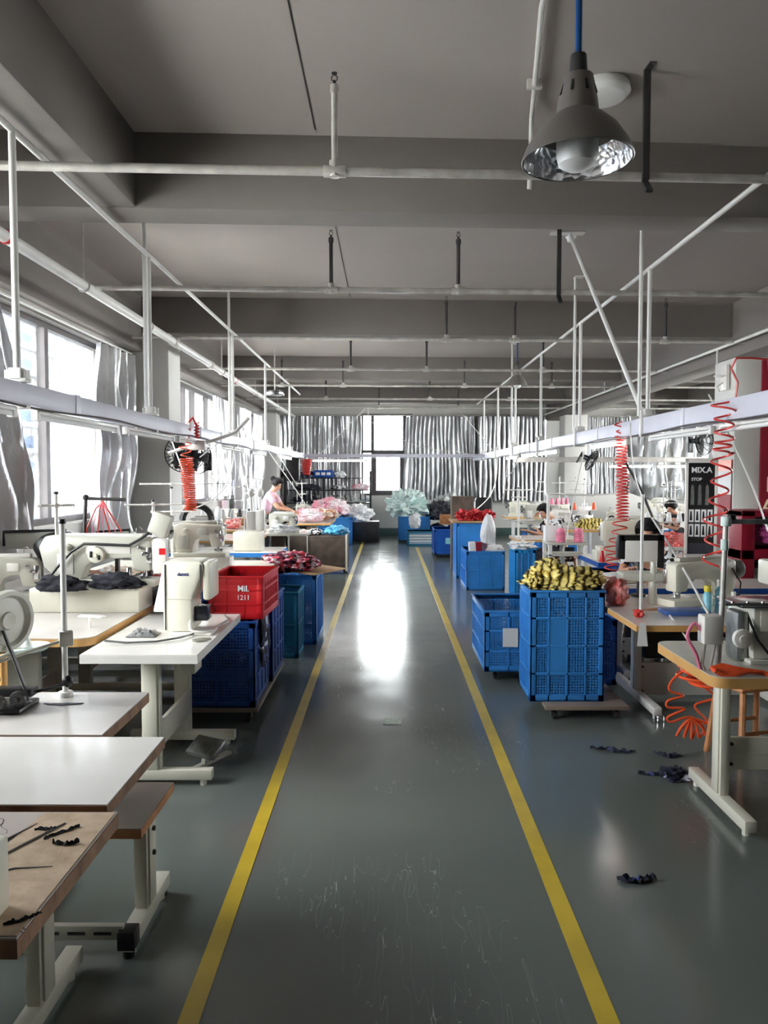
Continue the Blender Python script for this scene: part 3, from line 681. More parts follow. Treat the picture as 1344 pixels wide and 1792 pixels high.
def sewing_machine(label, loc, rz, m=None, s=1., bed=.05, group=None, dial=True, name='sewing_machine', L=.46, wheel=True, belly=False):
    """arm along +x, needle end at +x, operator side -y"""
    m = m or M_cream
    t = thing(name, label, 'sewing machine', loc, rz, group); t.scale = (s, s, s)
    b = MB(); b.box(-.02, L+.04, -.09, .09, 0, bed, .008); b.build('bed', m, t)
    prof = [(0, bed), (.15, bed), (.155, bed+.06), (.18, bed+.11), (.22, bed+.13), (L-.12, bed+.135), (L-.10, bed+.05), (L, bed+.05), (L+.005, bed+.23), (L-.02, bed+.25), (.04, bed+.27), (-.02, bed+.25), (-.03, bed+.14)]
    if belly: prof = [(.03, bed-.02), (.17, bed), (.20, bed+.08), (.25, bed+.12), (L-.12, bed+.135), (L-.10, bed+.05), (L, bed+.05), (L+.005, bed+.24), (L-.02, bed+.26), (.04, bed+.28), (-.06, bed+.27), (-.10, bed+.20), (-.07, bed+.08)]
    b = MB(); b.prism(prof, -.055, .055, 'y', .014); b.build('machine_body', m, t)
    b = MB(); b.box(.02, .12, -.062, -.05, bed+.03, bed+.16, .004); b.box(.2, L-.12, -.06, -.05, bed+.16, bed+.22, .004); b.box(.05, L-.05, -.03, .03, bed+.255, bed+.285, .006); b.build('cover_plate', M_gbeige if m is not M_gbeige else M_white, t)
    if wheel:
        b = MB(); M = Matrix.Translation((-.075, 0, bed+.185)) @ Matrix.Rotation(-pi/2, 4, 'Y'); b.lathe([(0, .02), (.025, .02), (.03, .012), (.058, .012), (.066, .02), (.07, 0), (.066, -.018), (.03, -.015), (0, -.015)], 24, M); b.cyl((-.06, 0, bed+.185), (-.02, 0, bed+.185), .02, n=12); b.build('handwheel', m if m is M_white else M_grip, t)
    b = MB(); b.cyl((L-.04, 0, bed+.012), (L-.04, 0, bed+.06), .004, n=8); b.cyl((L-.055, .01, bed+.03), (L-.055, .01, bed+.07), .005, n=8); b.build('needle_bar', M_chrome, t)
    b = MB(); b.prism([(-.02, -.01), (.03, -.014), (.045, 0), (.03, .014), (-.02, .01)], bed+.004, bed+.012, 'z', M=Matrix.Translation((L-.055, 0, 0))); b.box(L-.06, L-.045, -.006, .006, bed+.01, bed+.035, .002); b.build('presser_foot', M_chrome, t)
    if dial:
        for k, (x, z, r) in enumerate([(L-.03, bed+.16, .017), (L-.06, bed+.20, .012), (.09, bed+.20, .026)]):
            b = MB(); b.cyl((x, -.055, z), (x, -.08, z), r, r*.8, n=18, bevel=.002); b.cyl((x, -.08, z), (x, -.09, z), r*.4, n=10); b.build('tension_dial', M_chrome if k < 2 else m, t)
    b = MB(); b.tube([(L-.1, 0, bed+.26), (L-.1, 0, bed+.32), (L-.08, 0, bed+.33), (L-.06, 0, bed+.31)], .003, 6); b.build('thread_guide', M_chrome, t)
    b = MB(); b.box(L-.02, L+.012, -.06, -.03, bed+.1, bed+.2, .004); b.build('face_plate', M_chrome, t)
    b = MB(); b.tube([(.02, .056, bed+.2), (-.03, .09, bed+.1), (.0, .11, bed+.02), (.1, .12, bed+.005), (.2, .13, .01)], .006, 6); b.build('cable', M_black, t)
    return t

def overlocker(label, loc, rz, m=None, s=1., group=None):
    m = m or M_white
    t = thing('overlock_machine', label, 'sewing machine', loc, rz, group); t.scale = (s,)*3
    b = MB(); b.box(-.15, .13, -.10, .12, 0, .15, .014); b.prism([(-.15, .15), (.02, .15), (.06, .2), (.12, .2), (.13, .27), (.05, .30), (-.14, .29)], -.06, .1, 'y', .012); b.build('machine_body', m, t)
    b = MB(); b.box(-.13, .06, -.112, -.1, .02, .12, .005); b.build('front_cover', M_gbeige, t)
    b = MB(); b.box(-.03, .17, -.14, .06, .148, .156, .002); b.build('needle_plate', M_chrome, t)
    for k in range(4):
        b = MB(); b.cyl((-.11+k*.045, -.06, .23), (-.11+k*.045, -.085, .23), .014, n=14, bevel=.002); b.build('tension_dial', M_chrome, t)
    b = MB(); M = Matrix.Translation((-.18, .02, .17)) @ Matrix.Rotation(-pi/2, 4, 'Y'); b.lathe([(0, .015), (.05, .015), (.055, 0), (.05, -.015), (0, -.015)], 20, M); b.cyl((-.17, .02, .17), (-.14, .02, .17), .014, n=8); b.build('handwheel', M_black, t)
    b = MB(); b.cyl((.1, 0, .15), (.1, 0, .21), .005, n=8); b.box(.06, .14, -.03, .01, .158, .166); b.build('presser_foot', M_chrome, t)
    b = MB()
    b.box(-.11, .01, .045, .055, .288, .294)
    for k in range(3): b.tube([(-.1+k*.05, .05, .29), (-.1+k*.05, .05, .34), (-.09+k*.05, .02, .345)], .003, 6)
    b.build('thread_guide', M_chrome, t)
    return t

def thread_stand(label, loc, rz=0, h=.75, arms=((.75, .22),), plates=2, m=None, r=.009, group=None, cones=0, cm=None, tops=True):
    m = m or M_wsteel
    t = thing('thread_stand', label, 'thread stand', loc, rz, group)
    b = MB(); b.cyl((0, 0, 0), (0, 0, h), r, n=12); b.cyl((0, 0, 0), (0, 0, .02), r*2.6, n=14, bevel=.003); b.build('pole', m, t)
    if tops:
        b = MB(); b.cyl((0, 0, h), (0, 0, h+.018), r*1.35, n=10, bevel=.003); b.build('pole_cap', M_black, t)
    for z, w in arms:
        b = MB(); b.cyl((-w, 0, z), (w, 0, z), r*.65, n=8)
        for x in (-w+.01, -w*.35, w*.35, w-.01): b.tube([(x, 0, z), (x, -.015, z+.012), (x, -.03, z), (x, -.015, z-.012), (x, 0, z)], .002, 5)
        b.box(-.016, .016, -.016, .016, z-.012, z+.012, .003); b.build('guide_arm', m, t)
    if plates:
        b = MB(); b.cyl((-.2, 0, h*.35), (.2, 0, h*.35), r*.7, n=8); b.build('spool_arm', m, t)
        for x in ((-.18, .18) if plates == 2 else (-.2, -.07, .07, .2)):
            p_ = MB(); p_.lathe([(0, .006), (.05, .004), (.055, 0), (0, -.003)], 20, Matrix.Translation((x, 0, h*.35+.01))); p_.cyl((x, 0, h*.35), (x, 0, h*.35+.1), .004, n=8); p_.build('spool_plate', m, t)
            if cones:
                c_ = MB(); c_.cyl((x, 0, h*.35+.016), (x, 0, h*.35+.13), .036, .02, n=18, bevel=.004)
                for kk in range(5): c_.lathe([(.036-kk*.003, 0), (.038-kk*.003, .006), (.036-kk*.003, .012)], 18, Matrix.Translation((x, 0, h*.35+.025+kk*.02)))
                tag(c_.build('thread_cone', cm or M_paper), 'thread cone on the ' + label, 'thread', 'thread cones', loc=loc, rz=rz)
    return t

def crate(label, x0, x1, y0, y1, z0, h, solid=None, holes=None, cols=3, rows=4, rz=0, group=None, rim=.05, skip=(), castors=False, taper=0, name='plastic_crate', cat='crate', full=()):
    """open plastic crate: perforated walls inside a ribbed frame. full = cells (col,row) left solid on the front face"""
    solid = solid or M_blue; holes = holes or H_blue
    cx, cy = (x0+x1)/2, (y0+y1)/2; hx, hy = (x1-x0)/2, (y1-y0)/2
    t = thing(name, label, cat, (cx, cy, z0), rz, group)
    w = .006
    b = MB(); b.box(-hx+w, hx-w, -hy+w, -hy+2*w, .01, h-.01); b.box(-hx+w, hx-w, hy-2*w, hy-w, .01, h-.01); b.box(-hx+w, -hx+2*w, -hy+w, hy-w, .01, h-.01); b.box(hx-2*w, hx-w, -hy+w, hy-w, .01, h-.01); b.build('wall_panel', holes, t)
    f = MB()
    f.box(-hx, hx, -hy, hy, 0, .012, .003)
    for sx in (-1, 1):
        for sy in (-1, 1):
            f.box(*(sorted((sx*hx, sx*(hx-.04)))), *(sorted((sy*hy, sy*(hy-.012)))), 0, h, .002); f.box(*(sorted((sx*hx, sx*(hx-.012)))), *(sorted((sy*hy, sy*(hy-.04)))), 0, h, .002)
    for z_ in [k*h/rows for k in range(rows+1)]:
        za, zb = max(0, z_-.008), min(h, z_+.008)
        if z_ == 0: zb = .045
        if z_ >= h-.001: za = h-rim
        d = .012
        for sy in (-1, 1): f.box(-hx, hx, *sorted((sy*hy, sy*(hy-d))), za, zb, .002)
        for sx in (-1, 1): f.box(*sorted((sx*hx, sx*(hx-d))), -hy, hy, za, zb, .002)
    for k in range(1, cols):
        x = -hx+2*hx*k/cols
        for sy in (-1, 1): f.box(x-.007, x+.007, *sorted((sy*hy, sy*(hy-.012))), 0, h, .002)
    nc = max(2, round(cols*hy/hx)) if hx > 0 else 2
    for k in range(1, nc*2):
        y = -hy+2*hy*k/(nc*2)
        for sx in (-1, 1): f.box(*sorted((sx*hx, sx*(hx-.012))), y-.005, y+.005, 0, h, .002)
    for c_, r_ in full:
        xa, xb = -hx+2*hx*c_/cols, -hx+2*hx*(c_+1)/cols; f.box(xa, xb, -hy+.002, -hy+.008, h*r_/rows, h*(r_+1)/rows)
    f.build('frame', solid, t)
    r = MB()
    for sy in (-1, 1): r.box(-hx-.008, hx+.008, *sorted((sy*(hy+.008), sy*(hy-.014))), h-.014, h, .003)
    for sx in (-1, 1): r.box(*sorted((sx*(hx+.008), sx*(hx-.014))), -hy, hy, h-.014, h, .003)
    r.build('rim', solid, t)
    return t

def castor(b, x, y, r=.03, z0=0):
    b.cyl((x-.012, y, z0+r), (x+.012, y, z0+r), r, n=16, bevel=.003); b.box(x-.02, x-.014, y-.015, y+.02, z0+r*.6, z0+r*2.2); b.box(x+.014, x+.02, y-.015, y+.02, z0+r*.6, z0+r*2.2); b.box(x-.03, x+.03, y-.03, y+.03, z0+r*2.2, z0+r*2.2+.006)
def dolly(label, x0, x1, y0, y1, z=.105, m=None, rz=0):
    cx, cy = (x0+x1)/2, (y0+y1)/2; hx, hy = (x1-x0)/2, (y1-y0)/2
    t = thing('board_dolly', label, 'dolly', (cx, cy, 0), rz)
    b = MB(); b.box(-hx, hx, -hy, hy, .072, z, .003); b.build('board', m or M_brwood, t)
    for sx in (-1, 1):
        for sy in (-1, 1):
            b = MB(); castor(b, sx*(hx-.07), sy*(hy-.06)); b.build('castor', M_dsteel, t)
    return t

def helix(p0, p1, R0, R1, turns, n=14, wob=0, seed=0, phase=0):
    p0, p1 = Vector(p0), Vector(p1); out = []; T = int(turns*n)
    for i in range(T+1):
        u = i/T; a = 2*pi*u*turns+phase; R = R0+(R1-R0)*u
        R *= 1+wob*noise.noise(Vector((u*turns*1.3, seed, 0)))*1.6
        c = p0.lerp(p1, u); out.append(c+Vector((R*cos(a), R*sin(a), 0)))
    return out

def fan(label, loc, rz, s=1., tilt=0):
    t = thing('wall_fan', label, 'fan', loc, rz); t.scale = (s,)*3; t.rotation_euler = (tilt, 0, rz)
    b = MB(); R = .2
    for k in range(28):
        a = k*2*pi/28; b.tube([(.04*cos(a), -.07, .04*sin(a)), (.15*cos(a), -.065, .15*sin(a)), (R*cos(a), -.02, R*sin(a)), (.15*cos(a), .035, .15*sin(a)), (.05*cos(a), .05, .05*sin(a))], .0028, 5)
    for rr, y in ((R, -.02), (.13, -.067), (.2, -.01)):
        b.tube([(rr*cos(i*pi/18), y, rr*sin(i*pi/18)) for i in range(37)], .005, 6)
    b.build('grille', M_black, t)
    b = MB()
    for k in range(3):
        a = k*2*pi/3; M = Matrix.Rotation(a, 4, 'Y'); b.sheet(lambda u, v: M @ Vector((.03+.13*u, -.02+(v-.5)*.03, (v-.5)*(.06+.09*u))), 6, 6, .003)
    b.build('blade', M_dsteel, t)
    b = MB(); b.cyl((0, .03, 0), (0, .14, 0), .055, .04, n=18, bevel=.008); b.cyl((0, -.075, 0), (0, -.06, 0), .04, n=18); b.build('motor_housing', M_black, t)
    b = MB(); b.box(-.02, .02, .1, .2, -.03, .03, .006); b.box(-.05, .05, .19, .21, -.16, .06, .006); b.build('bracket', M_black, t)
    return t

def sack(label, c, r, m, seed=0, amp=.25, flat=None, name='fabric_sack', cat='sack', tie=None, group=None, fr=2.2):
    """stuffed bag; optional gathered neck"""
    b = MB(); b.blob((0, 0, 0), r, seed, amp, fr, 5 if max(r) > .2 else 4, (flat-c[2]) if flat is not None else -r[2]*.8)
    if tie:
        z = r[2]*.85; b.tube([(tie[0]*.3*i/4, tie[1]*.3*i/4, z+.05*i/4*1.5) for i in range(5)], [.05, .03, .02, .035, .05], 10)
    o = b.build(name, m, None, 60); tag(o, label, cat, group, loc=c); return o

def cloth(label, c, sx, sy, m, h=.03, seed=0, drape=0, rz=0, name='cloth_piece', cat='cloth', fr=9, n=26, group=None, zig=0):
    """rumpled cloth lying on a surface"""
    def f(u, v):
        x, y = (u-.5)*sx, (v-.5)*sy
        x += .04*sx*noise.noise(Vector((v*5, seed, 1))); y += .06*sy*noise.noise(Vector((u*5, seed, 7)))
        e = min(u, 1-u, v, 1-v)*4; e = min(1, e)
        z = .006+h*e*(.5+.9*abs(noise.fractal(Vector((u*fr*.5, v*fr*.5, seed)), .7, 2., 3)))
        return Vector((x, y, z))
    b = MB(); b.sheet(f, n, n, .004); o = b.build(name, m, None, 70); tag(o, label, cat, group, loc=c, rz=rz); return o

def person(label, loc, rz, J, skin=M_skin, shirt=None, trousers=None, hairlong=0, short_sleeve=True, head_r=1., look=(0, 1, -.2)):
    """J: joint dict (local metres, facing +y). One continuous skinned body, clothes and hair as children."""
    t = thing('person', label, 'person', loc, rz)
    def skin_mesh(name, verts, edges, m, sub=2, par=t):
        me = bpy.data.meshes.new(name); me.from_pydata([v[0] for v in verts], edges, []); o = bpy.data.objects.new(name, me); C.objects.link(o)
        md = o.modifiers.new('s', 'SKIN'); md.use_smooth_shade = True
        sk = me.skin_vertices[0].data
        for i, v in enumerate(verts):
            r = v[1]; sk[i].radius = r if isinstance(r, tuple) else (r, r)
        sk[0].use_root = True
        o.modifiers.new('u', 'SUBSURF').levels = sub
        dg = bpy.context.evaluated_depsgraph_get(); nm = bpy.data.meshes.new_from_object(o.evaluated_get(dg))
        bpy.data.objects.remove(o)
        nm.materials.clear(); nm.materials.append(m)
        for p_ in nm.polygons: p_.use_smooth = True
        q = bpy.data.objects.new(name, nm); C.objects.link(q); q.parent = par; return q
    V = {k: Vector(v) for k, v in J.items()}
    names = ['pelvis', 'waist', 'chest', 'neck', 'headb', 'headm', 'headt']
    lk = Vector(look).normalized(); up = (V['headt']-V['neck']).normalized()
    verts = [(V['pelvis'], (.13, .10)), (V['waist'], (.115, .085)), (V['chest'], (.13, .09)), (V['neck'], .048), (V['headb'], (.062, .07)), (V['headm'], (.075, .088)), (V['headt'], (.05, .055))]
    edges = [(i, i+1) for i in range(6)]
    hands = []
    for s in 'LR':
        i = len(verts); verts += [(V['sh'+s], .05), (V['el'+s], .037), (V['wr'+s], .025)]; edges += [(2, i), (i, i+1), (i+1, i+2)]
        d = (V['wr'+s]-V['el'+s]).normalized(); side = d.cross(Vector((0, 0, 1))); side = side.normalized() if side.length > .1 else Vector((1, 0, 0)); dn = side.cross(d).normalized()
        pb = V['wr'+s]+d*.07; j = len(verts); verts.append((pb, (.034, .016))); edges.append((i+2, j))
        for k, (o_, ln) in enumerate(((-.027, .062), (-.009, .074), (.009, .07), (.026, .055))):
            q = len(verts); b0 = pb+side*o_+d*.02; b1 = b0+d*ln*.6; b2 = b1+(d*.8-Vector((0, 0, .5)))*ln*.5
            verts += [(b0, .009), (b1, .008), (b2, .006)]; edges += [(j, q), (q, q+1), (q+1, q+2)]
        sg = -1 if s == 'R' else 1; q = len(verts); tb = V['wr'+s]+d*.03-side*sg*.03
        verts += [(tb, .011), (tb+d*.035-side*sg*.018, .009)]; edges += [(i+2, q), (q, q+1)]
        k = len(verts); verts += [(V['hip'+s], .085), (V['kn'+s], .058), (V['an'+s], .038), (V['an'+s]+Vector((0, .13, -.035)), (.035, .022))]; edges += [(0, k), (k, k+1), (k+1, k+2), (k+2, k+3)]
    q = len(verts); verts += [(V['headm']+lk*.083-up*.01, .013)]; edges.append((5, q))     # nose
    skin_mesh('body', verts, edges, skin)
    side = lk.cross(up).normalized()
    for sg in (-1, 1):
        b = MB(); b.blob(V['headm']+lk*.078+side*sg*.03+up*.012, (.011, .007, .006), 1, 0, sub=2); b.build('eye', M_black, t)
        b = MB(); b.blob(V['headm']+side*sg*.078, (.012, .018, .03), 2, .05, sub=2); b.build('ear', skin, t)
    b = MB(); b.blob(V['headm']+lk*.08-up*.055, (.022, .008, .006), 3, 0, sub=2); b.build('mouth', M_rcoil, t)
    # hair cap over the back and top of the skull
    b = MB(); tm = bmesh.new(); bmesh.ops.create_icosphere(tm, subdivisions=4, radius=1)
    hc = V['headm']+up*.02
    for v in tm.verts:
        d = v.co.normalized(); front = d.dot(lk); upn = d.dot(up)
        k = .112+.006*noise.noise(d*9)
        if front > .35 and upn < .45: k = .05
        elif upn < -.35: k = .085 if front < .2 else .05
        v.co = hc+d*k*head_r
    b._add(tm)
    if hairlong:
        bun = hc-lk*.11+up*.04; b.blob(bun, (.05, .05, .05), 4, .15, sub=3)
    b.build('hair', M_hair, t, 80)
    # shirt
    sv = [(V['pelvis']+Vector((0, 0, .02)), (.15, .118)), (V['waist'], (.138, .105)), (V['chest'], (.15, .108)), (V['neck']-(V['neck']-V['chest'])*.25, (.07, .062))]; se = [(0, 1), (1, 2), (2, 3)]
    for s in 'LR':
        i = len(sv); e = V['sh'+s].lerp(V['el'+s], .75 if short_sleeve else 1.)
        sv += [(V['sh'+s], .066), (e, .058)]; se += [(2, i), (i, i+1)]
        if not short_sleeve: sv.append((V['el'+s].lerp(V['wr'+s], .9), .04)); se.append((i+1, i+2))
    skin_mesh('shirt', sv, se, shirt or M_pinkcloth)
    tv = [(V['pelvis'], (.145, .115))]; te = []
    for s in 'LR':
        i = len(tv); tv += [(V['hip'+s], .098), (V['kn'+s], .075), (V['an'+s]+Vector((0, 0, .03)), .055)]; te += [(0, i), (i, i+1), (i+1, i+2)]
    skin_mesh('trousers', tv, te, trousers or M_jeans)
    for s in 'LR':
        b = MB(); a = V['an'+s]; b.blob((a.x, a.y+.06, max(.03, a.z-.045)), (.05, .13, .045), 5, .05, sub=3, flat=a.z-.08); b.build('shoe', M_black, t)
    return t
STAND = dict(pelvis=(0, 0, .93), waist=(0, .01, 1.08), chest=(0, .03, 1.27), neck=(0, .06, 1.42), headb=(0, .09, 1.46), headm=(0, .11, 1.52), headt=(0, .11, 1.59),
    shL=(-.17, .05, 1.35), elL=(-.22, .12, 1.1), wrL=(-.14, .33, 1.02), shR=(.17, .05, 1.35), elR=(.22, .12, 1.1), wrR=(.14, .33, 1.02),
    hipL=(-.09, 0, .88), knL=(-.10, .01, .48), anL=(-.10, -.02, .08), hipR=(.09, 0, .88), knR=(.10, .01, .48), anR=(.10, -.02, .08))
SIT = dict(pelvis=(0, 0, .53), waist=(0, .05, .68), chest=(0, .13, .88), neck=(0, .21, 1.03), headb=(0, .26, 1.06), headm=(0, .29, 1.11), headt=(0, .30, 1.18),
    shL=(-.17, .18, .96), elL=(-.22, .30, .76), wrL=(-.12, .50, .82), shR=(.17, .18, .96), elR=(.22, .30, .76), wrR=(.12, .50, .82),
    hipL=(-.09, .03, .50), knL=(-.12, .42, .50), anL=(-.12, .38, .08), hipR=(.09, .03, .50), knR=(.12, .42, .50), anR=(.12, .38, .08))
def stool(label, loc, rz=0, m=None):
    t = thing('stool', label, 'stool', loc, rz)
    b = MB(); b.box(-.19, .19, -.15, .15, .425, .45, .01); b.build('seat', m or M_wood, t)
    for sx in (-1, 1):
        for sy in (-1, 1): b = MB(); b.tube([(sx*.14, sy*.1, .43), (sx*.18, sy*.14, 0)], .018, 8); b.build('leg', m or M_wood, t)
    b = MB(); b.cyl((-.165, .12, .18), (.165, .12, .18), .012, n=8); b.cyl((-.165, -.12, .18), (.165, -.12, .18), .012, n=8); b.build('stretcher', m or M_wood, t)
    return t
# ================================================================== LEFT SIDE, from the camera outwards
table('worn scratched laminate table with splintered plywood edge, the nearest table', -1.95, -.695, 1.40, 1.945, .78, M_worn, M_ply, inset=.36, tk=.04, legpos=(-.35, -.02))
t2 = table('smooth glossy white-topped worktable just behind the scratched table', -2.0, -.735, 1.975, 2.50, .785, M_trestle, M_ply, tk=.035, legpos=(-.42, .325), pz=(.22, .38))
table('worktable with a thin vertical white pole and the black eyelet machine', -2.2, -.955, 2.53, 3.04, .78, M_lam, M_ply, tk=.04, legpos=(-.45, .2))
b = MB(); b.prism([(.42, -.02), (.44, .262), (.622, .265), (.622, -.265), (.50, -.268), (.47, -.16), (.515, -.08), (.455, -.05)], .7806, .782, 'z')
b.build('bare_patch', M_tanply, bpy.data.objects['sewing_table'], label='bare tan plywood patch where the laminate has torn off')
for i, pts in enumerate([[(.30, -.04), (.36, .03), (.41, .10), (.45, .2)], [(.36, -.08), (.44, -.06), (.5, -.02), (.58, -.01)], [(.42, -.02), (.47, .09), (.52, .2)]]):
    b = MB(); b.tube([(x, y, .7825) for x, y in pts], [.002, .004, .003, .001][:len(pts)], 5); b.build('split_mark', M_dsteel, bpy.data.objects['sewing_table'], label='dark split in the laminate')
# low bench
t = table('low brown-topped bench on a cream steel frame beside the worktables', -1.17, -.835, 2.55, 2.95, .45, M_brwood, M_wood, tk=.035, legpos=(.115, .1151), panel=False, foot=.22)
for o in [c_ for c_ in t.children if c_.name.startswith('leg')][1:]: bpy.data.objects.remove(o)
b = MB(); b.box(-.3, .1, -.2, -.175, .06, .11, .003); b.build('cross_bar', M_gbeige, t)
for k in range(4):
    b = MB(); b.box(-.27+k*.09, -.21+k*.09, -.2025, -.1995, .08, .09); b.build('slot', M_black, t)
b = MB(); b.cyl((.115, -.19, 0), (.115, -.19, .04), .022, n=14, bevel=.004); b.box(.085, .145, -.222, -.16, .035, .1, .004); b.build('rubber_foot', M_black, t)
b = MB(); b.cyl((.115, .2, 0), (.115, .2, .04), .02, n=14); b.build('rubber_foot', M_black, t)
for zz in (.27, .36):
    b = MB(); b.cyl((.138, .0, zz), (.154, .0, zz), .009, n=10); b.build('bolt', M_black, t)
# scraps on the tables
def scrap(label, x, y, z, L, W, rz, m, seed, name='fabric_scrap', curl=.006, group=None, cat='scrap'):
    def f(u, v):
        a = (u-.5)*L; w = W*(1-.7*abs(u-.5)*2)
        return Vector((a, (v-.5)*w+.25*W*sin(u*5+seed)+.3*W*noise.noise(Vector((u*4, seed, 0))), .002+curl*abs(noise.noise(Vector((u*6, v*3, seed))))*2))
    b = MB(); b.sheet(f, 22, 5, .0015); o = b.build(name, m, None, 60); return tag(o, label, cat, group, loc=(x, y, z), rz=rz)
for i, (px, py, L, rz, ww) in enumerate([(108, 1458, .09, .9, 'nearest worn table, middle'), (80, 1452, .05, .3, 'nearest worn table, far left edge'), (115, 1478, .06, .1, 'nearest worn table, beside the splintered corner'), (40, 1610, .07, .6, 'nearest worn table, at its front edge')]):
    q = onz(px, py, .781); scrap('small dark fabric scrap on the ' + ww, q.x, q.y, .7805, L, .012, rz, M_dark, i)
q = onz(110, 1232, .781); scrap('flat dark grey strip on the third left worktable', q.x, q.y, .7805, .15, .03, 0, M_dgrey, 9, 'strip', .001)
# thin pole stand on third table
ts = thread_stand('thin white pole with black knob and slanted spool arm on the third table', (-1.265, 2.98, .78), .5, .68, (), 0, M_wsteel, .011)
b = MB(); b.cyl((.02, 0, .23), (-.34, -.06, .15), .007, n=8); b.cyl((-.34, -.06, .15), (-.12, .1, .20), .006, n=8); b.box(-.02, .03, -.02, .02, .2, .26, .004); b.build('spool_arm', M_gbeige, ts)
for (x, y, z) in ((-.3, -.05, .16), (-.13, .06, .2)):
    b = MB(); b.cyl((x, y, z), (x, y, z+.1), .006, n=8); b.cyl((x, y, z), (x, y, z+.04), .022, .006, n=12); b.build('spool_pin', M_wsteel, ts)
b = MB(); b.lathe([(0, .0), (.07, .004), (.085, .014), (.088, .01), (.07, -.004), (0, -.006)], 28, Matrix.Translation((-.13, .06, .19))); b.build('spool_dish', M_greenw, ts)
# eyelet machine at the left edge
q = Vector((-1.47, 2.82, .78))
t = thing('eyelet_machine', 'black iron eyelet machine with a large cream wheel', 'machine', q)
b = MB(); M = Matrix.Translation((.06, 0, .33)) @ Matrix.Rotation(pi/2, 4, 'Y') @ Matrix.Rotation(.35, 4, 'X'); b.lathe([(0, .012), (.03, .014), (.035, .006), (.085, .004), (.095, .02), (.11, .02), (.115, 0), (.11, -.02), (.09, -.02), (.03, -.012), (0, -.012)], 36, M)
b.build('flywheel', M_gbeige, t)
b = MB(); b.box(-.12, .14, -.08, .08, 0, .02, .005); b.prism([(-.1, .02), (.0, .02), (.02, .1), (.0, .3), (.04, .34), (.04, .38), (-.04, .36), (-.08, .2)], -.03, .03, 'y', .008); b.box(-.02, .16, -.03, .03, .05, .08, .006); b.build('machine_body', M_black, t)
b = MB(); b.cyl((.06, -.03, .3), (.15, -.03, .04), .006, n=8); b.cyl((.03, .03, .3), (.11, .04, .05), .006, n=8); b.cyl((.05, 0, .33), (-.02, 0, .33), .014, n=10); b.build('linkage', M_dsteel, t)
for k, (x, y, r) in enumerate([(.02, -.09, .035), (.07, -.085, .025), (.12, -.04, .03)]):
    b = MB(); b.cyl((x, y, .05), (x, y-.02, .05), r, n=20, bevel=.003); b.cyl((x, y-.02, .05), (x, y-.035, .05), r*.35, n=10); b.build('gear', M_dsteel, t)
b = MB(); b.cyl((.16, .02, .06), (.26, .03, .085), .006, n=8); b.blob((.27, .03, .095), (.02, .016, .022), 2, .1); b.build('lever_knob', M_black, t)
q = onz(43, 1195, .78)
b = MB(); b.cyl((0, 0, 0), (0, 0, .16), .016, n=14); tag(b.build('wooden_dowel', M_oredge), 'short orange wooden dowel standing behind the eyelet machine', 'dowel', loc=(q.x, 3.0, .78))
# ---- big machine table
t = table('big machine table with orange edge band and rounded corner', -3.05, -1.54, 3.95, 5.45, .80, M_lam, M_oredge, legs='x', rnd=.09, tk=.045, legpos=(-.5, .55), foot=.45)
b = MB(); b.box(-.05, .42, -.62, -.57, 0, .70, .01); b.box(.1, .105, -.625, -.62, .02, .68); b.build('side_panel', M_gbeige, t, label='broad grey-beige side panel')
b = MB(); b.box(-.38, .30, -.02, .26, 0, .15, .008)
ri = tag(b.build('machine_riser', M_cream), 'cream riser box under the big sewing machine', 'riser', loc=(-1.83, 4.72, .80))
big = sewing_machine('big cream long-arm sewing machine with a round dial, front left', (-2.09, 4.85, .95), 0, M_gbeige, 1.0, bed=.045, L=.60, belly=True, wheel=False)
b = MB(); b.cyl((.27, -.055, .2), (.27, -.085, .2), .055, .05, n=30, bevel=.005); b.cyl((.27, -.085, .2), (.27, -.095, .2), .012, n=12); b.build('stitch_dial', M_cream, big)
b = MB(); b.box(.235, .25, -.092, -.085, .185, .225, .003); b.box(.285, .30, -.092, -.085, .17, .2, .003); b.build('dial_mark', M_black, big)
b = MB(); b.tube([(-.10, -.1, -.1), (-.06, -.1, .0), (.03, -.09, .12), (.12, -.085, .22), (.2, -.08, .27), (.35, -.08, .265), (.48, -.08, .26), (.55, -.07, .3), (.6, -.06, .34)], .009, 8); b.build('hose', M_black, big)
b = MB(); b.tube([(-.1, -.1, -.1), (.0, -.1, .0), (.1, -.1, .04), (.25, -.1, .03), (.3, -.12, .0)], .009, 8); b.build('hose', M_black, big)
b = MB(); b.box(.60, .72, -.05, .03, .32, .46, .01, Matrix.Translation((.66, 0, .39)) @ Matrix.Rotation(.35, 4, 'Y') @ Matrix.Translation((-.66, 0, -.39))); b.build('control_panel', M_gbeige, big)
b = MB(); b.box(.62, .69, -.055, .055, .08, .30, .008); b.box(.615, .70, -.057, -.05, .1, .28, .003); b.build('head_cover', M_white, big)
b = MB(); b.box(.66, .70, -.06, -.056, .2, .24); b.build('warning_label', M_red, big, label='small red label')
b = MB(); b.cyl((.47, -.06, .0), (.47, -.06, .12), .02, n=14, bevel=.004); b.build('cylinder_post', M_chrome, big)
for i in range(3):
    tag(MB().blob((0, 0, 0), (.15, .07, .06), 20+i, .35, 2.2, 4, -.03).build('fabric_bundle', M_dark if i else MATS['dark_cloth'], None, 60), ['crumpled black shiny fabric under the big sewing machine arm', 'dark crumpled cloth beside the big machine needle', 'black cloth lump at the foot of the big machine column'][i], 'fabric', loc=[(-1.68, 4.72, .98), (-1.50, 5.05, .83), (-1.98, 4.62, .98)][i])
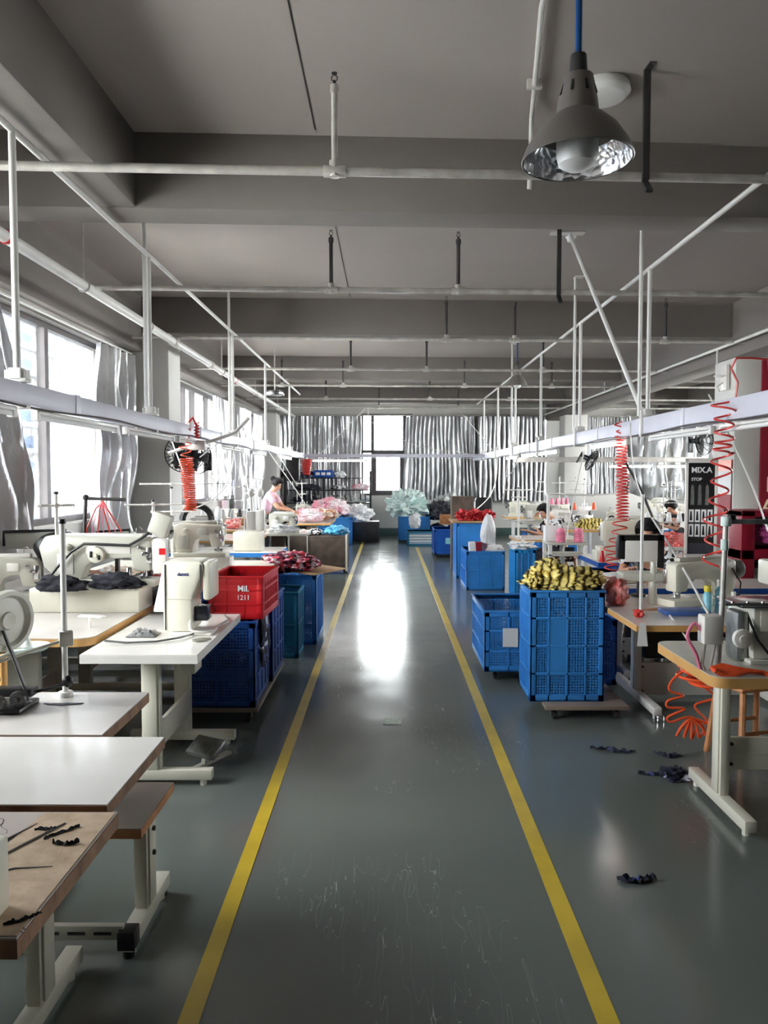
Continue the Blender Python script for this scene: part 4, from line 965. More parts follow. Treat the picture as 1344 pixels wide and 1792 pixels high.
# small pieces on the table edge
t = thing('edge_guide', 'small white metal edge guide clamped at the big table front', 'guide', (-1.46+.02, 4.5, .80))
b = MB(); b.prism([(-.1, -.02), (.04, -.05), (.06, -.01), (.02, .02), (-.1, .03)], .06, .068, 'z', .002); b.cyl((-.04, 0, 0), (-.04, 0, .06), .008, n=10); b.build('guide_plate', M_white, t)
t.location = (-1.62, 4.25, .80)
# ---- column machine table
t5 = table('white machine table carrying the tall column machine', -1.50, -.925, 3.70, 4.80, .775, M_trestle, M_white, legs='x', tk=.045, legpos=(-.22, .40), foot=.32, panel=True, pz=(.2, .34), lm=M_cream)
b = MB(); b.box(.12, .2, -.25, -.1, .6, .73, .008); b.build('drawer_bracket', M_gbeige, t5)
b = MB(); b.box(.0, .1, .1, .3, .62, .73, .01); b.build('drawer_bracket', M_gbeige, t5)
for o in list(t5.children):
    if o.name.startswith('leg'): o.location.x = -.04
# column machine (end view of the arm)
t = thing('column_sewing_machine', 'tall cream column sewing machine seen end-on with a small blue logo', 'sewing machine', (-1.12, 4.22, .775), 0)
b = MB(); b.box(-.06, .16, -.08, .10, 0, .018, .004); b.build('base_plate', M_white, t)
b = MB(); b.prism([(-.10, .02), (.055, .02), (.055, .2), (.12, .36), (.12, .39), (.10, .405), (-.085, .405), (-.105, .38)], -.07, .16, 'y', .012); b.build('machine_body', M_cream, t)
b = MB(); b.box(.112, .158, -.06, .15, .19, .40, .016); b.build('end_cover', M_cream, t)
for x in (-.088, .104):
    b = MB(); b.box(x-.003, x+.003, -.0745, -.07, .03 if x < 0 else .2, .39, .001); b.build('seam_strip', M_dsteel, t, label='dark seam strip')
b = MB(); b.prism([(-.17, .12), (-.1, .12), (-.1, .36), (-.12, .34)], -.03, .14, 'y', .01); b.build('side_skirt', M_white, t)
b = MB(); b.box(-.105, .06, -.0735, -.07, .20, .203); b.build('panel_seam', M_gbeige, t)
b = MB(); b.tube(smooth([(.05, -.05, .13), (.045, -.07, .06), (.06, -.09, .03), (.12, -.08, .022), (.16, -.04, .02)]), .007, 8); b.build('guard_bar', M_white, t)
b = MB(); b.box(.05, .13, -.02, .08, .07, .15, .006); b.build('display', M_screen, t, label='dark blue glossy display')
text_mesh('logo', 'dutstt', .026, mat('logo_navy', srgb(40, 50, 110), .4), t, (0.01, -.0712, .335), (pi/2, 0, 0), 'small navy maker lettering', .0006, 1.0, .0006)
# cords on that table
q = MB(); q.tube([(-1.45, 3.9, .80), (-1.35, 3.92, .785), (-1.2, 3.95, .785), (-1.1, 4.05, .786), (-.98, 4.3, .785), (-.95, 4.55, .785), (-1.0, 4.7, .785)], .006, 8)
tag(q.build('cord', M_grip), 'grey cord lying across the white column machine table', 'cord')
b = MB(); b.tube([(-1.02, 3.97, .787), (-.98, 4.0, .787), (-.93, 4.02, .787)], [.007, .013, .007], 8); tag(b.build('plug', M_gbeige), 'small grey inline plug on the white column machine table', 'plug')
cloth('small grey rag beside the column machine base', (-1.33, 4.15, .775), .16, .12, M_greyc, .03, 3)
# foot pedal and its bar on the floor
t = thing('foot_pedal', 'grey tilted foot pedal on a bracket on the floor under the white table', 'pedal', (-1.03, 4.30, 0), -.5)
Mx = Matrix.Translation((0, 0, .10)) @ Matrix.Rotation(.5, 4, 'X')
b = MB(); b.box(-.10, .10, -.065, .065, -.015, .02, .006, Mx); b.build('pedal_plate', M_grip, t)
b = MB(); b.box(-.088, .088, -.055, .055, .02, .024, .002, Mx); b.box(-.025, .025, -.02, .02, .024, .027, .001, Mx); b.build('tread', M_grip, t)
b = MB(); b.box(-.02, .02, -.16, .2, 0, .02, .004); b.prism([(-.03, .02), (.03, .02), (.012, .09), (-.012, .09)], -.015, .015, 'x', .003); b.build('bracket', M_gbeige, t)
# ---- crates behind the white table, left of the aisle
dolly('low board dolly under the deep blue crates on the left', -1.42, -.86, 5.03, 6.35, .10)
crate('deep blue perforated crate under the red crate, a navy floral cloth hanging over its side', -1.40, -.88, 5.05, 5.66, .10, .58, M_dblue, H_dblue, 2, 3)
crate('deep blue perforated crate directly behind the one under the red crate', -1.38, -.86, 5.70, 6.32, .10, .62, M_dblue, H_dblue, 2, 3)
crate('red plastic crate with white lettering stacked on the deep blue crate', -1.19, -.80, 5.10, 5.62, .70, .29, M_red, H_red, 3, 3, rz=-.05, rim=.06, full=((0, 0), (0, 1), (0, 2), (1, 0), (1, 1), (1, 2), (2, 0), (2, 1), (2, 2)), cols=3) if False else None
rc = crate('red plastic crate with white lettering stacked on the deep blue crate', -1.19, -.82, 5.10, 5.68, .685, .29, M_red, H_red, 3, 3, rz=-.04, rim=.06, full=((0, 0), (0, 1), (0, 2), (1, 0), (1, 1), (1, 2), (2, 0), (2, 1), (2, 2)))
text_mesh('crate_lettering', 'Mil.', .055, M_paper, rc, (.055, -.293, .205), (pi/2, 0, 0), 'white lettering on the crate front', bold=.001)
text_mesh('crate_lettering', '1211', .045, M_paper, rc, (.055, -.293, .145), (pi/2, 0, 0), 'white digits on the crate front')
# cloths
sack('dark clothes heaped inside the deep blue crate under the red crate', (-1.12, 5.35, .46), (.22, .26, .17), P_navy, 31, .3, name='clothes_heap', cat='clothes')
def hang(label, x, y, ztop, L, W, m, seed, over=.1, name='hanging_cloth', cat='cloth', group=None):
    def f(u, v):
        s_ = v*(L+over)
        if s_ < over: p_ = Vector((x-over+s_, y+(u-.5)*W, ztop+.012+.012*noise.noise(Vector((u*4, v*4, seed)))))
        else: p_ = Vector((x+.014+.02*noise.noise(Vector((u*6, v*5, seed)))+.01*sin(u*14), y+(u-.5)*W*(1-.25*v)+.02*sin(v*7+seed), ztop+.008-(s_-over)))
        return p_
    b = MB(); b.sheet(f, 18, 24, .004); o = b.build(name, m, None, 75); return tag(o, label, cat, group)
hang('navy floral cloth hanging over the crate side towards the aisle', -.872, 5.35, .68, .36, .3, P_navy, 3)
crate('teal mesh crate on the left with an open wire-like side', -1.30, -.80, 6.85, 7.30, .0, .60, M_teal, H_teal, 2, 2, rim=.03)
crate('bright blue crate on the left topped by a cardboard sheet and floral fabric', -1.25, -.69, 7.42, 8.2, .0, .68, M_blue, H_blue, 4, 1)
b = MB(); b.box(-.26, .26, -.3, .3, 0, .008, .001, Matrix.Rotation(.06, 4, 'Y')); tag(b.build('cardboard_sheet', M_card), 'flat cardboard sheet lying on the bright blue crate', 'cardboard', loc=(-.79, 7.72, .70), rz=-.5)
sack('heap of maroon floral fabric on the cardboard sheet', (-.98, 7.6, .78), (.26, .2, .11), P_floral, 5, .3, name='fabric_heap', cat='fabric', fr=2.8)
for i in range(3): sack('floral fabric bunch ' + ['at the front of the maroon heap', 'at the aisle end of the maroon heap', 'at the back of the maroon heap'][i], (-.98+(-.1, .2, .05)[i], (7.42, 7.62, 7.86)[i], .77), (.09, .08, .06), P_floral, 50+i, .5, name='fabric_bunch', cat='fabric', group='floral fabric bunches')
# ---- second row of left tables
table('left table behind the big machine, covered with grey cut pieces', -3.05, -1.50, 5.55, 6.70, .79, M_lam, M_oredge, legs='x', legpos=(-.4, .4))
for i, (x, y, sx, m, z) in enumerate([(-2.0, 5.95, .8, M_greyc, 0), (-1.85, 6.3, .55, M_paper, 0), (-2.45, 6.2, .5, M_greyc, 0), (-1.75, 6.0, .42, P_stripe, .032), (-2.3, 6.5, .4, P_tan, .03)]):
    cloth(['wide layer of grey cut cloth on the table behind the big machine', 'white cut cloth on the table behind the big machine', 'grey cloth pile by the window on the table behind the big machine', 'coral and white cloth piled on the grey cut pieces', 'tan cloth pile at the back of the grey cut pieces'][i], (x, y, .79+z), sx, .42, m, .04, i+3)
table('left table with a pale cream top just behind the red crate', -2.7, -1.08, 6.82, 7.62, .80, M_cream, M_oredge, legs='x', tk=.04, legpos=(-.25, .25))
b = MB(); b.box(-.30, .27, -.09, .09, 0, .10, .008); tag(b.build('machine_riser', M_white), 'white riser box under the cream machine behind the red crate', 'riser', loc=(-1.70, 7.05, .80))
sewing_machine('cream sewing machine with exposed tension discs behind the column machine', (-1.93, 7.05, .90), 0, M_cream, 1.0, L=.42, bed=.04)
table('blue-edged white table on the left, behind the cream-topped table', -2.5, -1.20, 8.45, 9.15, .79, M_white, M_blue, legs='y', tk=.05, legpos=(-.4, .42), lm=M_wsteel)
crate('dark blue bin standing under the blue-edged table', -2.15, -1.45, 8.55, 9.1, 0, .55, M_dblue, H_dblue, 3, 2)
b = MB(); b.box(-.16, .16, -.13, .13, 0, .22, .018); o = tag(b.build('motor_box', M_cream), 'plain cream box cover standing on the blue-edged table', 'cover', loc=(-1.58, 8.75, .79))
thread = sack('white thread cone on a holder behind the cream machine', (-1.93, 8.75, 1.20), (.045, .045, .09), M_paper, 61, .03, name='thread_cone', cat='thread')
b = MB(); b.cyl((0, 0, 0), (0, 0, .32), .01, n=10); b.cyl((0, 0, 0), (0, 0, .015), .05, n=16); b.cyl((0, 0, .3), (0, 0, .31), .06, n=18); tag(b.build('cone_holder', M_dsteel), 'metal cone holder on the blue-edged table', 'holder', loc=(-1.93, 8.75, .79))
t = overlocker('white overlock machine with black belt guard on the blue-edged table', (-2.3, 8.7, .79), .3, M_white, 1.15)
b = MB(); b.tube([(.12+.14*cos(a), 0, .30+.14*sin(a)) for a in [i*pi/10 for i in range(11)]], .03, 8); b.build('belt_guard', M_black, t)
# ---- thread stands, left
for i, (px, py, Y, h, rz, arms, lab) in enumerate([
    (150, 870, 5.3, .72, 0, (), 'dark'),
    (268, 878, 7.2, .60, .3, ((.58, .26),), 'white thread stand leaning beside the orange coiled hose'),
    (300, 855, 7.5, .78, .2, ((.77, .30), (.5, .2)), 'tall white thread stand behind the orange coiled hose'),
    (98, 865, 5.0, .68, .8, ((.66, .12),), 'grey thread stand in front of the nearest left window')]):
    if i == 0: continue
    p_ = at(px, py, Y); thread_stand(lab, (p_.x, Y, .79), rz, p_.z-.79, arms, 0 if i != 2 else 2, M_wsteel if i != 3 else M_steel, .012)
# dark stand with coral cords
p_ = at(150, 872, 5.35)
t = thing('thread_stand', 'dark square-armed thread stand with coral cords near the left window', 'thread stand', (p_.x, 5.35, .79))
b = MB(); b.cyl((-.04, 0, 0), (0, 0, p_.z-.79), .013, n=10); b.cyl((0, 0, p_.z-.79), (.28, 0, p_.z-.80), .012, n=10); b.blob((0, 0, p_.z-.785), (.022, .02, .02), 1, .1); b.cyl((-.04, 0, 0), (-.04, 0, .02), .035, n=14); b.build('pole', M_dsteel, t)
zc = p_.z-.81
for i in range(7):
    a = -1+i/3; b = MB(); b.tube([(.12, 0, zc), (.12+.05*a, -.01*i, zc-.05), (.12+.12*a, 0, zc-.2), (.12+.13*a+.02, 0, zc-.36)], .0035 if i % 2 else .006, 6); b.build('cord', M_rcoil if i % 2 == 0 else M_pink, t)
# monitor boxes behind
for i, (px, py, Y, w, h, m, lab) in enumerate([(205, 950, 6.1, .26, .17, M_gbeige, 'grey machine head between the window and the coral cords'), (262, 965, 6.0, .16, .17, M_gbeige, 'grey control box with a black frame beside the coral and white cloth'), (70, 945, 5.6, .45, .12, M_gbeige, 'pale machine arm in front of the loose silver curtain')]):
    p_ = at(px, py, Y); t = thing('control_box', lab, 'control box', (p_.x, Y, .79)); hh = p_.z-.79
    b = MB(); b.box(-w/2, w/2, -.08, .08, hh-h/2, hh+h/2, .014); b.build('housing', m, t)
    b = MB(); b.tube([(-w/2+.0, -.085, hh-h*.3), (-w/2, -.085, hh+h*.55), (w/2, -.085, hh+h*.65), (w/2, -.085, hh-h*.2)], .011, 8); b.build('frame', M_black, t)
    b = MB(); b.cyl((0, 0, 0), (0, 0, hh-h/2+.01), .02, n=10); b.box(-.1, .1, -.07, .07, 0, .02, .004); b.build('stand', M_dsteel, t)
sewing_machine('black-hooded sewing machine beside the nearest left window', (-2.75, 5.15, .80), .15, M_gbeige, .95, L=.4)
t = thing('machine_hood', 'round black machine hood behind the big sewing machine', 'hood', (-2.25, 5.3, .80))
b = MB(); b.blob((0, 0, .33), (.2, .07, .13), 8, .15); b.build('hood', M_black, t); b = MB(); b.cyl((0, 0, 0), (0, 0, .25), .02, n=10); b.box(-.1, .1, -.06, .06, 0, .015); b.build('stand', M_dsteel, t)
t = thing('office_chair', 'black office chair in front of the big machine table', 'chair', (-2.62, 4.55-.9, 0), .3)
b = MB(); b.box(-.22, .22, -.03, .04, .55, 1.12, .03); b.build('backrest', M_dark, t); b = MB(); b.box(-.23, .23, -.45, 0, .42, .49, .02); b.build('seat', M_dark, t)
b = MB(); b.cyl((0, -.22, .05), (0, -.22, .43), .025, n=10); [b.tube([(0, -.22, .08), (.26*cos(k*2*pi/5), -.22+.26*sin(k*2*pi/5), .03)], .015, 6) for k in range(5)]; b.box(-.03, .03, 0, .04, .44, .6); b.build('base', M_black, t)
# ---- third rows
table('small table with a single round post beside the brown box', -1.85, -1.18, 11.3, 11.85, .78, M_lam, M_gbeige, legs='y', tk=.03, legpos=(0, .001), panel=False)
table('long left machine table along the second left window', -3.0, -1.75, 10.02, 11.1, .79, M_lam, M_oredge, legs='x', legpos=(-.4, .4))
table('left table holding bagged pink goods behind the brown box', -1.78, -1.0, 13.45, 14.9, .80, M_lam, M_oredge, legs='x', legpos=(-.5, .5))
table('left table in front of the woman in pink', -2.9, -1.9, 11.95, 13.2, .79, M_lam, M_oredge, legs='x', legpos=(-.5, .5))
ML = [(-2.6, 10.2, 'white', M_white, 'white sewing machine on the long left table, nearer one'), (-2.7, 10.8, 'cream', M_cream, 'cream sewing machine on the long left table, farther one'), (-2.75, 12.3, 'cream', M_cream, 'cream sewing machine in front of the woman in pink'), (-1.85, 14.25, 'grey', M_gbeige, 'grey sewing machine behind the bagged pink goods'), (-1.75, 11.5, 'c', M_gbeige, 'grey-beige sewing machine on the small round-post table')]
for i, (x, y, _, m, lb) in enumerate(ML):
    if i % 2: overlocker(lb, (x+.3, y, .79 if i < 3 else (.80 if i == 3 else .78)), .2, m, 1.0)
    else: sewing_machine(lb, (x, y, .79 if i < 3 else .78), 0, m, .95, L=.42)
for i, (x, y, h, lb) in enumerate([(-2.3, 10.4, .75, 'white thread stand on the long left table, nearer one'), (-2.05, 11.0, .7, 'white thread stand on the long left table, farther one'), (-2.2, 12.6, .8, 'white thread stand beside the woman in pink'), (-1.6, 14.4, .7, 'white thread stand over the bagged pink goods')]):
    thread_stand(lb, (x, y, .79 if i < 3 else .80), i*.4, h, ((h-.01, .2), (h*.7, .15)), 4, cones=1 if i < 2 else 0, cm=[M_paper, M_dsteel, M_pink, M_orange][i])
# dark white-striped machine posts (pole heads)
for i, (px, Y) in enumerate([(440, 10.6), (455, 10.9)]):
    p_ = at(px, 866, Y); b = MB(); b.cyl((0, 0, 0), (0, 0, p_.z-.79), .02, n=10); b.box(-.07, .07, -.05, .05, .05, .36, .02); b.blob((0, 0, p_.z-.76), (.055, .05, .065), i, .1)
    tag(b.build('machine_post', [M_white, M_black][0]), ['white machine post left of the woman in pink, nearer one', 'white machine post left of the woman in pink, farther one'][i], 'machine', loc=(p_.x, Y, .79))
# brown box and goods
t = thing('brown_box', 'large dark brown board box on castors beside the left aisle line', 'box', (-1.27, 13.05, 0))
b = MB(); b.box(-.66, .60, -.32, .32, .07, .63, .006)
b.build('box_body', M_dcard, t)
b = MB(); b.box(-.66, .60, -.325, -.321, .06, .64) if False else b.box(.575, .605, -.34, -.31, .05, .66, .003); b.box(-.07, -.05, -.33, -.318, .07, .64); b.build('edge_strip', M_gbeige, t)
for x in (-.55, .55):
    for y in (-.24, .24): b = MB(); castor(b, x, y, .03); b.build('castor', M_black, t)
sack('folded brown and white cloth on top of the brown box', (-1.55, 12.95, .67), (.26, .2, .06), P_tan, 71, .3, name='cloth_pile', cat='cloth')
sack('blue bundled packets on the aisle end of the brown box', (-.86, 13.05, .70), (.2, .2, .09), mat('sky_blue_packets', srgb(90, 170, 210), .4, var=.3, scale=14), 72, .3, name='packet_bundle', cat='packets')
sack('green and white packets in the middle of the brown box', (-1.22, 13.0, .67), (.13, .12, .07), P_bw, 73, .3, name='packet_bundle', cat='packets')
sack('clear bag of dark pink goods on the left goods table', (-1.42, 13.75, .92), (.27, .2, .13), P_pinkbag, 74, .2, name='goods_bag', cat='bag')
sack('white and tan folded stack beside the dark pink bag', (-1.15, 14.3, .91), (.24, .22, .11), P_tan, 75, .25, name='cloth_stack', cat='cloth')
sack('crumpled clear wrapped goods on the small round-post table', (-1.55, 11.45, .84), (.2, .14, .07), M_film, 76, .4, name='goods_bag', cat='bag')
sack('pink bag of goods tied at the neck in front of the shelf', (-1.35, 18.2, .88), (.42, .3, .22), P_pinkbag, 77, .25, name='goods_bag', cat='bag', tie=(.1, 0))
sack('long white translucent bag drooping towards the far window', (-.72, 18.5, .70), (.36, .3, .22), M_wsack, 78, .3, name='goods_bag', cat='bag')
crate('blue bin standing by the shelf at the end of the left aisle side', -1.75, -.86, 17.9, 18.9, 0, .66, M_blue, M_blue, 3, 2)
b = MB(); b.box(-.35, .35, -.25, .25, 0, .5, .02); tag(b.build('dark_box', M_dsteel), 'dark box on the floor under the drooping white bag', 'box', loc=(-.55, 19.2, 0))
for i, m in enumerate((P_stripe, M_wood, P_tan)): sack(['orange and red goods on the table near the woman in pink', 'tan wrapped bundle near the woman in pink', 'tan and white bundle near the woman in pink'][i], (-2.45+i*.16, 12.15+i*.3, .87), (.12, .1, .09), m, 80+i, .4, name='cloth_bundle', cat='cloth')
# shelf rack
sx0, sx1, sy = -2.65, -.44, 19.95
t = thing('shelf_rack', 'black metal shelf rack loaded with goods left of the far window', 'shelf', ((sx0+sx1)/2, sy, 0), SK)
hw = (sx1-sx0)/2
for x in (-hw, -.1, hw):
    for y in (-.2, .2): b = MB(); b.box(x-.02, x+.02, y-.02, y+.02, 0, 1.75 if x != -.1 else 1.6, .003); b.build('post', M_black, t)
for z in (.30, .60, .93, 1.26, 1.57):
    b = MB(); b.box(-hw, hw, -.22, .22, z-.02, z, .003); b.build('shelf', M_black, t)
t0 = t.location
items = [(.3, 1.62, .16, .10, M_wsack, 'white bundle at the right end of the top shelf'), (-.45, 1.64, .28, .09, P_navy, 'dark hat-like heap in the middle of the top shelf'), (-1.0, 1.64, .2, .1, M_dark, 'black heap at the left end of the top shelf'),
    (.85, 1.32, .22, .09, P_pinkbag, 'pink goods at the right end of the second shelf'), (.3, 1.31, .2, .07, P_bw, 'black and white goods in the middle of the second shelf'), (-.5, 1.32, .3, .08, M_dgrey, 'dark grey goods at the left of the second shelf'),
    (.8, 1.02, .25, .12, M_bag, 'white translucent goods at the right end of the third shelf'), (.1, 1.0, .35, .1, P_bw, 'patterned grey goods in the middle of the third shelf'), (-.6, 1.0, .32, .1, M_dgrey, 'dark goods at the left of the third shelf'),
    (.35, .75, .24, .17, P_floral, 'maroon bundle in the middle of the fourth shelf'), (-.4, .70, .3, .12, P_pinkbag, 'pale pink bundle at the left of the fourth shelf'), (.8, .70, .22, .12, M_dark, 'black bundle at the right end of the fourth shelf')]
for i, (x, z, w, h, m, lb) in enumerate(items):
    sh = max(q for q in (.30, .60, .93, 1.26, 1.57) if q < z)
    sack(lb, (t0.x+x, t0.y+x*SK, sh+h*.82), (w, .16, h), m, 90+i, .3, name='goods_bundle', cat='goods', group='goods on the shelf rack')
p_ = at(566, 826, 19.9)
t = thing('blue_basket', 'royal blue basket with white panels on the top shelf', 'basket', (p_.x, p_.y, 1.572), .1)
b = MB(); b.box(-.25, .25, -.15, .15, 0, .2, .03); b.build('basket_body', M_dblue, t); b = MB()
for k in range(3): b.box(-.2+k*.14, -.1+k*.14, -.156, -.149, .07, .14, .002)
b.build('white_panel', M_paper, t)
for i in range(16): 
    x = -2.45+i*.125; b = MB(); b.tube([(0, 0, 0), (.01*sin(i), 0, -.12), (.012, .02, -.24)], [.004, .02, .012], 6)
    tag(b.build('hanging_tag_bundle', [M_dgrey, M_paper, M_black][i % 3]), 'small bundle hanging below the second shelf board', 'bundle', 'bundles hanging under the second shelf', loc=(x, sy-.24+(x-t0.x)*SK, 1.235))
# coral coil and black clutter near shelf
p_ = at(536, 812, 15.9); b = MB(); b.tube(helix((0, 0, .1), (0, 0, -.22), .11, .07, 9), .012, 6); tag(b.build('coiled_hose', M_rcoil), 'small coral coiled hose hanging at the far end of the left rail', 'hose', loc=(p_.x, p_.y, p_.z))
p_ = at(515, 805, 16.3); b = MB(); b.box(-.14, .14, -.1, .1, -.3, .22, .05); b.cyl((0, 0, .2), (0, 0, .25), .012); b.cyl((0, .06, .22), (0, .06, .28), .012); tag(b.build('speaker_box', M_black), 'black box hanging beside the coral coiled hose at the far end', 'speaker', loc=(-2.0, 16.29, p_.z-.15))
# woman in pink
J = dict(STAND); J = {k: v for k, v in J.items()}
J.update(waist=(0, .04, 1.06), chest=(0, .11, 1.23), neck=(0, .18, 1.38), headb=(0, .22, 1.42), headm=(0, .25, 1.475), headt=(0, .26, 1.55), shL=(-.17, .14, 1.30), elL=(-.2, .30, 1.08), wrL=(-.1, .52, 1.0), shR=(.17, .14, 1.30), elR=(.2, .3, 1.08), wrR=(.1, .52, 1.02))
person('woman in pale pink t-shirt with black hair in a bun, bending forward', (-2.2, 13.62, 0), -pi/2-.1, J, shirt=M_pinkcloth, hairlong=1, look=(0, 1, -.55))
# fans and hung clothes at left pillar
f1 = at(300, 795, 8.7); fan('black wall fan left of the orange coiled hose', (f1.x, 9.2, f1.z+.02), .5, 1.1)
f1 = at(345, 800, 9.2); fan('black wall fan right of the orange coiled hose', (f1.x, 9.25, f1.z), -.4, 1.0)
b = MB(); b.sheet(lambda u, v: Vector((.02*sin(u*9)+.02*noise.noise(Vector((u*3, v*3, 1))), (u-.5)*.42*(1-.1*v), -v*.75)), 14, 16, .006); p_ = Vector((-3.17, 14.9, 1.62))
tag(b.build('hanging_apron', mat('pale_pink_apron_cloth', srgb(226, 200, 210), .8, var=.15)), 'pale pink apron hanging on the left wall between two windows', 'apron', loc=p_)
b = MB(); b.box(-.02, .02, -.25, .25, -.3, .3, .004); b.mi = 1; b.box(.018, .024, -.2, .2, -.25, .25); tag(b.build('notice_board', [M_wsteel, M_black]), 'small black notice board in a white frame above the pink apron', 'notice board', loc=(-3.22, 14.9, 2.02))
# orange hose on left rail
t = thing('coiled_hose', 'dense orange coiled air hose hanging from the left rail', 'hose', (-1.80, 6.92, 0))
b = MB(); pts = helix((0, -.05, 2.12), (0, -.02, 1.80), .03, .055, 5, 12, .5, 2)+helix((0, -.02, 1.80), (.03, 0, 1.33), .06, .05, 24, 12, .35, 3); b.tube(pts, .005, 6); b.build('coil', M_orange, t)
b = MB(); b.tube([(.09, 0, 1.98), (.085, 0, 2.1), (.06, -.02, 2.16), (.03, -.04, 2.12)], .012, 6); b.tube(helix((.09, 0, 2.12), (.09, 0, 1.98), .02, .02, 5), .006, 6); b.build('hose_loop', M_rcoil, t)
# white lamp-arm off the rail
b = MB(); b.tube([(-.25, 0, 0), (-.02, 0, .08), (.16, .05, .12), (.36, .1, .20), (.48, .15, .34)], .016, 8); b.box(-.06, .10, -.03, .03, .03, .12, .01); tag(b.build('swing_arm', M_wsteel), 'white swing arm clamped across the left rail above the orange hose', 'arm', loc=(-1.80, 7.2, 1.85))

b = MB(); b.box(-.12, 0, -.05, .05, 0, .15, .008); tag(b.build('cream_carton', M_cream), 'cream carton standing on the scratched nearest table', 'box', loc=(-.76, 1.46, .78))
# ================================================================== RIGHT SIDE
t = table('rounded machine table with orange edge band and orange straps on its corner', 1.44, 2.75, 3.36, 4.12, .755, M_gbeige, M_oredge, rnd=.07, tk=.05, legpos=(-.45, .4), foot=.33, pz=(.20, .36))
q = Vector((1.86, 3.72, .755))
t = thing('overlock_machine', 'cream overlock machine seen from behind on the right front table', 'sewing machine', q)
b = MB(); b.box(-.13, .28, -.11, .13, .02, .27, .012); b.box(-.15, .30, -.13, .15, 0, .02, .004); b.build('machine_body', M_gbeige, t)
b = MB(); b.box(-.10, .20, -.116, -.11, .155, .255, .003); b.box(-.06, .20, -.118, -.11, .04, .145, .003); b.build('back_cover', M_cream, t)
for r_ in range(2):
    b = MB(); b.box(-.05, .19, -.121, -.117, .055+r_*.04, .082+r_*.04, .002); b.build('slot_row', M_wsteel, t)
    for k in range(4): b = MB(); b.box(-.03+k*.055, -.005+k*.055, -.123, -.12, .06+r_*.04, .076+r_*.04, .001); b.build('vent_slot', M_black, t)
b = MB(); b.box(-.2, .32, -.14, .14, .27, .285, .003); b.build('needle_plate', M_chrome, t)
b = MB(); b.box(-.02, .24, -.06, .1, .36, .48, .014); b.box(.04, .18, -.06, .08, .285, .37, .01); b.build('machine_head', M_cream, t)
for x, z in ((.05, .40), (.02, .42), (.2, .41)): b = MB(); b.cyl((x, -.065, z), (x, -.058, z), .008, n=10); b.build('screw', M_black, t)
b = MB(); b.box(-.19, -.13, -.07, .07, .0, .24, .02); b.build('end_cover', M_grip, t)
b = MB(); b.cyl((-.18, -.09, .12), (-.18, -.12, .12), .045, n=24, bevel=.005); b.cyl((-.18, -.12, .12), (-.18, -.13, .12), .02, n=14); b.build('handwheel', M_white, t)
b = MB(); b.tube([(-.15, -.1, .22), (-.12, -.13, .12), (-.05, -.14, .03), (.02, -.15, .008), (.1, -.2, .008)], .006, 6); b.build('cable', M_black, t)
# pole with side arm
t = thing('steel_pole', 'thick steel pole with a short horizontal arm on the right front table', 'pole', (1.54, 3.52, .755))
b = MB(); b.tube([(-.015, 0, 0), (0, 0, .3), (.01, 0, .69)], .013, 12); b.build('pole', M_steel, t)
b = MB(); b.cyl((.01, 0, .66), (.01, 0, .705), .024, n=14, bevel=.004); b.build('clamp_ring', M_greenw, t)
b = MB(); b.cyl((.005, 0, .55), (.005, 0, .60), .018, n=12, bevel=.003); b.build('clamp_ring', M_greenw, t)
b = MB(); b.box(.02, .24, -.012, .012, .67, .692, .003); b.build('side_arm', M_grip, t)
b = MB(); b.blob((.035, -.0, .70), (.022, .018, .016), 3, .2); b.build('knob', M_black, t)
t = thing('thread_rail', 'flat metal thread rail fixed across the right front machine', 'rail', (1.80, 3.56, 1.05)); b = MB(); b.box(-.26, .35, -.008, .008, -.008, .008, .002)
[b.cyl((-.2+k*.07, 0, .0), (-.2+k*.07, -.02, .01), .006, n=8) for k in range(7)]; b.build('bar', M_chrome, t)
t = thing('switch_box', 'pale switch box with hoses left of the right front pole', 'switch box', (1.485, 3.50, .88))
b = MB(); b.box(-.05, .04, -.04, .04, .0, .13, .008); b.build('housing', M_white, t)
b = MB(); b.tube([(-.03, 0, .005), (-.04, 0, -.1), (-.03, -.0, -.125)], .008, 8); b.tube([(.02, 0, .0), (.0, 0, -.1), (-.01, 0, -.125)], .006, 8); b.build('hose', M_steel, t)
b = MB(); b.tube(smooth([(-.05, 0, .06), (-.08, 0, .09), (-.11, 0, .03), (-.07, 0, -.05), (-.05, 0, -.12)]), .008, 8); b.build('hose', M_pink, t, label='pink hose')
b = MB()
for k in range(5): b.tube([(0, -.01*k, .02), (.05, -.012*k, .035-.01*k), (.14, -.02-.008*k, .018), (.22, -.03+.0*k, .01), (.26, -.06, -.01)], .011, 6)
tag(b.build('orange_strap', M_orange), 'orange rubber straps over the corner of the right front table', 'strap', loc=(1.46, 3.44, .757))
stool('light wooden stool pushed under the right front table', (2.12, 4.45, 0), .3)
sack('grey cloth-filled bag behind the right front table', (2.75, 4.5, .28), (.25, .18, .28), M_greyc, 100, .3, name='cloth_bag', cat='bag')
